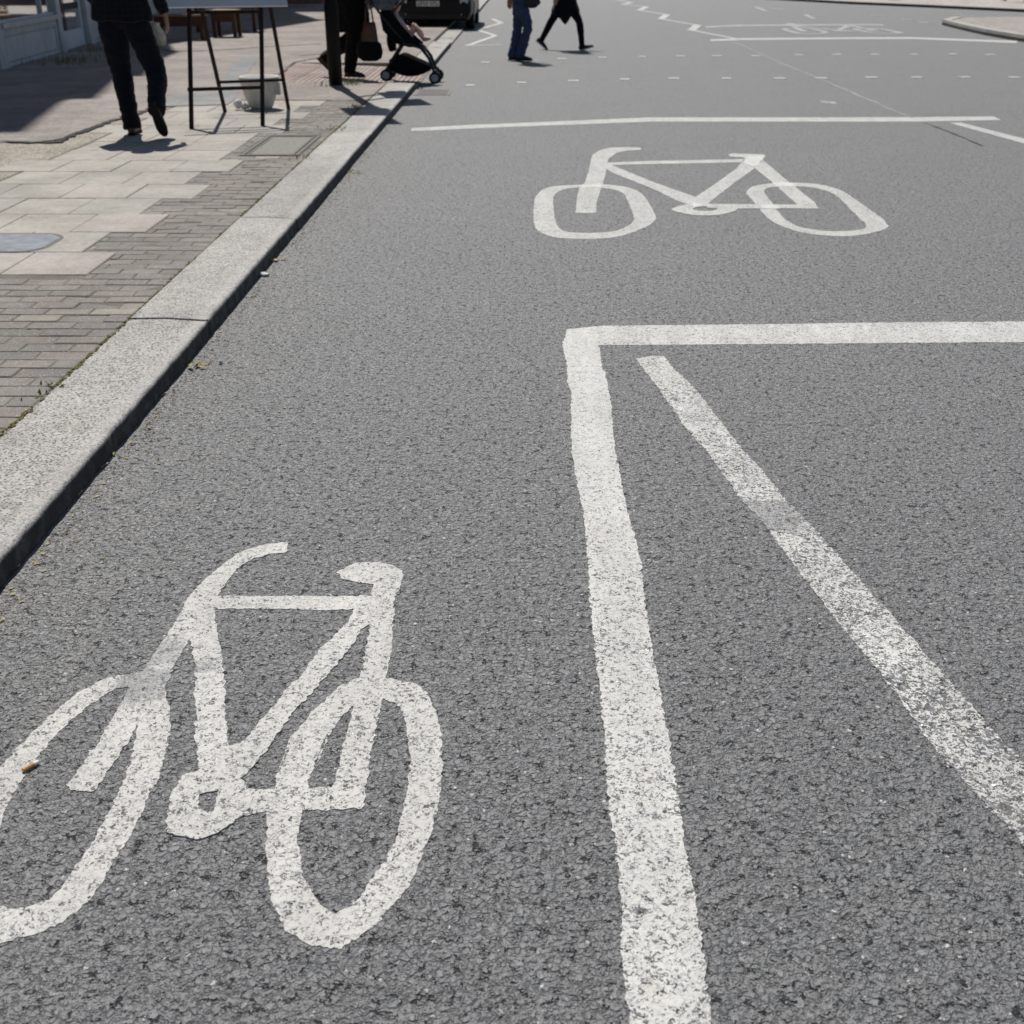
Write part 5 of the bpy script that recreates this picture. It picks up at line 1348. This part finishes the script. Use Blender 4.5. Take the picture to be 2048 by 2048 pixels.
q = MB(); q.add([(CX - .68, CY + 1.28, 1.06), (CX + .68, CY + 1.28, 1.06), (CX + .57, CY + 1.74, 1.415), (CX - .57, CY + 1.74, 1.415)], [(0, 1, 2, 3)]); q.build("windscreen", M['inner'], car)
q = MB(); q.box((CX, CY - .01, .30), (1.25, .05, .12), bev=.01); q.build("lower_grille", M['car_trim'], car)
q = MB(); q.box((CX, CY + .03, .66), (.7, .04, .07)); q.build("grille", M['car_trim'], car)
pl = MB().box((CX - .12, CY - .028, .565), (.52, .012, .111)); plate = pl.build("number_plate", M['plate'], car)
for i in range(7):
    x = CX - .12 - .205 + i * .063 + (.03 if i > 3 else 0)
    c_ = MB(); c_.box((x - .012, CY - .036, .565), (.012, .003, .075)); c_.box((x + .016, CY - .036, .565 + (.015 if i % 2 else -.012)), (.012, .003, .045)); c_.box((x + .002, CY - .0362, .565 + (-.031 if i % 3 == 0 else .031)), (.016, .003, .012))
    c_.build("plate_character", M['plate_ink'], plate)

# ------------------------------------------------------------------ litter, weeds, grit
def butt(px0, px1, label, group=None, r=.0014):
    a, b_ = Vector((*G(*px0), .0065)), Vector((*G(*px1), .0065)); d = (b_ - a).normalized(); L = max((b_ - a).length, .02)
    c = empty("cigarette_butt", (a.x, a.y, 0), label, "cigarette butt", group)
    MB().tube([a, a + d * L * .72], r, 10).build("filter", M['filter'], c)
    MB().tube([a + d * L * .72, a + d * L * .9, a + d * L], [r * .98, r * .98, r * .8], 10).build("stub", M['white'], c)
butt((47, 1546), (78, 1528), "orange cigarette butt lying on the front wheel of the near bicycle symbol", r=.0048)
butt((25, 1147), (40, 1133), "orange cigarette butt in the gutter at the left edge")
butt((156, 995), (165, 984), "cigarette butt in the gutter below the leaf scraps")
butt((202, 938), (217, 929), "cigarette butt in the gutter just below a green leaf scrap")
butt((322, 794), (335, 787), "cigarette butt in the gutter farthest up the kerb")
def leaf(px, py, sz, mat, label, n=3, seed=1, spread=1.0):
    rnd = random.Random(seed); x, y = G(px, py)
    c = empty("leaf_litter", (x, y, 0), label, "leaf litter")
    for i in range(n):
        a = rnd.uniform(0, 6.28); p = Vector((x + rnd.uniform(-1, 1) * sz * spread, y + rnd.uniform(-1, 1) * sz * spread, .006 + rnd.random() * .006))
        dx, dy = Vector((math.cos(a), math.sin(a), rnd.uniform(-.1, .5))), Vector((-math.sin(a), math.cos(a), rnd.uniform(-.2, .4)))
        s = sz * rnd.uniform(.6, 1.1); q = MB()
        pts = [p, p + dx * s * .5 + dy * s * .25 + Vector((0, 0, .006)), p + dx * s + dy * s * .12 + Vector((0, 0, .003)), p + dx * s * 1.25, p + dx * s - dy * s * .15 + Vector((0, 0, .004)), p + dx * s * .5 - dy * s * .28 + Vector((0, 0, .007)), p + dx * s * .6 + Vector((0, 0, .002))]
        q.add(pts, [(0, 6, 1), (1, 6, 2), (2, 6, 3), (3, 6, 4), (4, 6, 5), (5, 6, 0)])
        q.build("leaf", mat if i % 2 == 0 else M['leaf_dry'], c)
leaf(388, 732, .045, M['leaf_green'], "green leaf scraps in the gutter halfway up the kerb", 6, 3, .7)
leaf(301, 857, .028, M['leaf_dry'], "curled yellow leaf on the road beside the kerb", 2, 5, .3)
leaf(224, 908, .025, M['leaf_green'], "green leaf scrap at the foot of the near kerb", 3, 6, .5)
leaf(214, 1124, .012, M['leaf_dry'], "tiny yellow leaf on the road above the bicycle's handlebar", 2, 7, .4)
leaf(232, 785, .02, M['leaf_green'], "small green leaf scrap lying on top of the kerb", 3, 8, .8)
leaf(555, 522, .05, M['leaf_dry'], "dry leaf scraps in the gutter beside the far kerbstone joint", 5, 9, .9)
leaf(700, 345, .05, M['leaf_green'], "weed scraps in the gutter opposite the second bicycle symbol", 5, 12, 1.2)
def paper(px, py, sz, label):
    x, y = G(px, py); q = MB().ball((x, y, .008), (sz, sz * .6, .009), 8, 6)
    for v in q.v: v += Vector((noise.noise(v * 90), noise.noise(v * 91 + Vector((4, 4, 4))), abs(noise.noise(v * 80)))) * sz * .35
    tag(q.build("paper_scrap", M['white'], None, (x, y, 0)), label, "litter")
paper(441, 728, .010, "tiny white paper scrap on the road beside the green leaf scraps")
paper(528, 552, .03, "white paper scrap in the gutter below the dry leaf scraps")
# angular chippings, and the dirt and plant scraps that gather along the kerb
rnd = random.Random(5)
def shard(mb, x, y, z, s, fl=.5):
    a = rnd.uniform(0, 6.28); ca, sa = math.cos(a), math.sin(a); l = rnd.uniform(.8, 1.7)
    P = [(l, 0, 0), (.2, .7, 0), (-l * .8, .25, 0), (-.3, -.75, 0), (.15, .1, fl * 1.2), (-.3, -.1, fl)]
    P = [(px * rnd.uniform(.75, 1.2), py * rnd.uniform(.75, 1.2), pz) for px, py, pz in P]
    mb.add([(x + s * (px * ca - py * sa), y + s * (px * sa + py * ca), z + s * pz) for px, py, pz in P],
           [(0, 1, 4), (1, 2, 5), (1, 5, 4), (2, 3, 5), (3, 0, 4), (3, 4, 5)])
gr = MB()
for i in range(420):
    y = 1.15 + 7 * rnd.random() ** 1.7; x = rnd.uniform(-1.3, .6 + y * .42)
    shard(gr, x, y, .001, rnd.uniform(.0010, .0026) * (1.0 if y < 4 else 1.5), .4)
for px, py, s in ((330, 1750, .005), (268, 1770, .005), (292, 1768, .004), (283, 1815, .006), (235, 1780, .004), (452, 1706, .005), (636, 1048, .007), (375, 1407, .004), (1142, 1690, .006), (1930, 1740, .005), (868, 1885, .006), (345, 1062, .006), (362, 1057, .006)):
    x, y = G(px, py); shard(gr, x, y, .001, s, .45)
tag(gr.build("grit", M['grit']), kind="stuff")
db = MB()
for i in range(1500):
    y = 2.2 + 10 * rnd.random() ** 1.4; x = KX1 + .022 + abs(rnd.gauss(0, .035 if i % 4 else .11))
    if noise.noise((y * 2.2, 1.5, 0)) < -.25 and i % 3: continue
    shard(db, x, y, .001, rnd.uniform(.0018, .0050) * (1.9 if i % 13 == 0 else 1), .5)
for i in range(120):
    y = rnd.uniform(2.6, 13); shard(db, rnd.uniform(KX0 + .02, KX1 - .03), y, PZ + .002, rnd.uniform(.001, .003), .4)
tag(db.build("gutter_dirt", M['debris']), kind="stuff")
ls = MB()
for i in range(80):
    y = 2.4 + 9 * rnd.random() ** 1.3; x = KX1 + .025 + abs(rnd.gauss(0, .045))
    shard(ls, x, y, .003, rnd.uniform(.004, .010), .25)
tag(ls.build("leaf_scraps", M['leaf_dry']), kind="stuff")
# moss in the joint behind the kerb and weeds
ms = MB(); rnd = random.Random(8)
for i in range(900):
    y = rnd.uniform(3.2, 15); 
    if noise.noise((y * 1.7, 3, 0)) < -.12: continue
    s = rnd.uniform(.004, .012); ms.ball((KX0 - .004 + rnd.gauss(0, .007), y, PZ - .003), (s * .8, s * 1.5, s * .55), 5, 3)
for i in range(260):
    b_ = rnd.choice(blocks); 
    s = rnd.uniform(.004, .009); ms.ball((b_[0] + rnd.uniform(-.1, .1), b_[1] + rnd.gauss(0, .003), PZ - .006), (s * 1.5, s * .7, s * .6), 5, 3)
tag(ms.build("moss", M['moss']), kind="stuff")
wd_ = MB()
def blade(x, y, z, h, a, lean):
    t = Vector((math.cos(a), math.sin(a), 0)); n_ = Vector((-t.y, t.x, 0)) * .004; p = Vector((x, y, z))
    q = p + t * lean * .4 + Vector((0, 0, h * .6)); e = p + t * lean + Vector((0, 0, h))
    wd_.add([p - n_, p + n_, q + n_ * .8, q - n_ * .8, e], [(0, 1, 2, 3), (3, 2, 4)])
for (x0, y0, n_, sp_, h_) in ((-2.14, 15.0, 90, .10, .07), (-2.45, 14.75, 30, .08, .05), (-1.74, 10.9, 30, .05, .035), (-1.75, 12.6, 40, .06, .04), (-1.76, 9.2, 22, .05, .03), (-1.74, 3.9, 14, .03, .02), (-6.9, 18.2, 160, .25, .12), (-7.2, 20.3, 60, .12, .14)):
    for i in range(n_): blade(x0 + rnd.gauss(0, sp_), y0 + rnd.gauss(0, sp_ * 1.6), PZ, h_ * rnd.uniform(.5, 1.2), rnd.uniform(0, 6.28), h_ * rnd.uniform(.2, .9))
tag(wd_.build("weeds", M['grass']), kind="stuff")
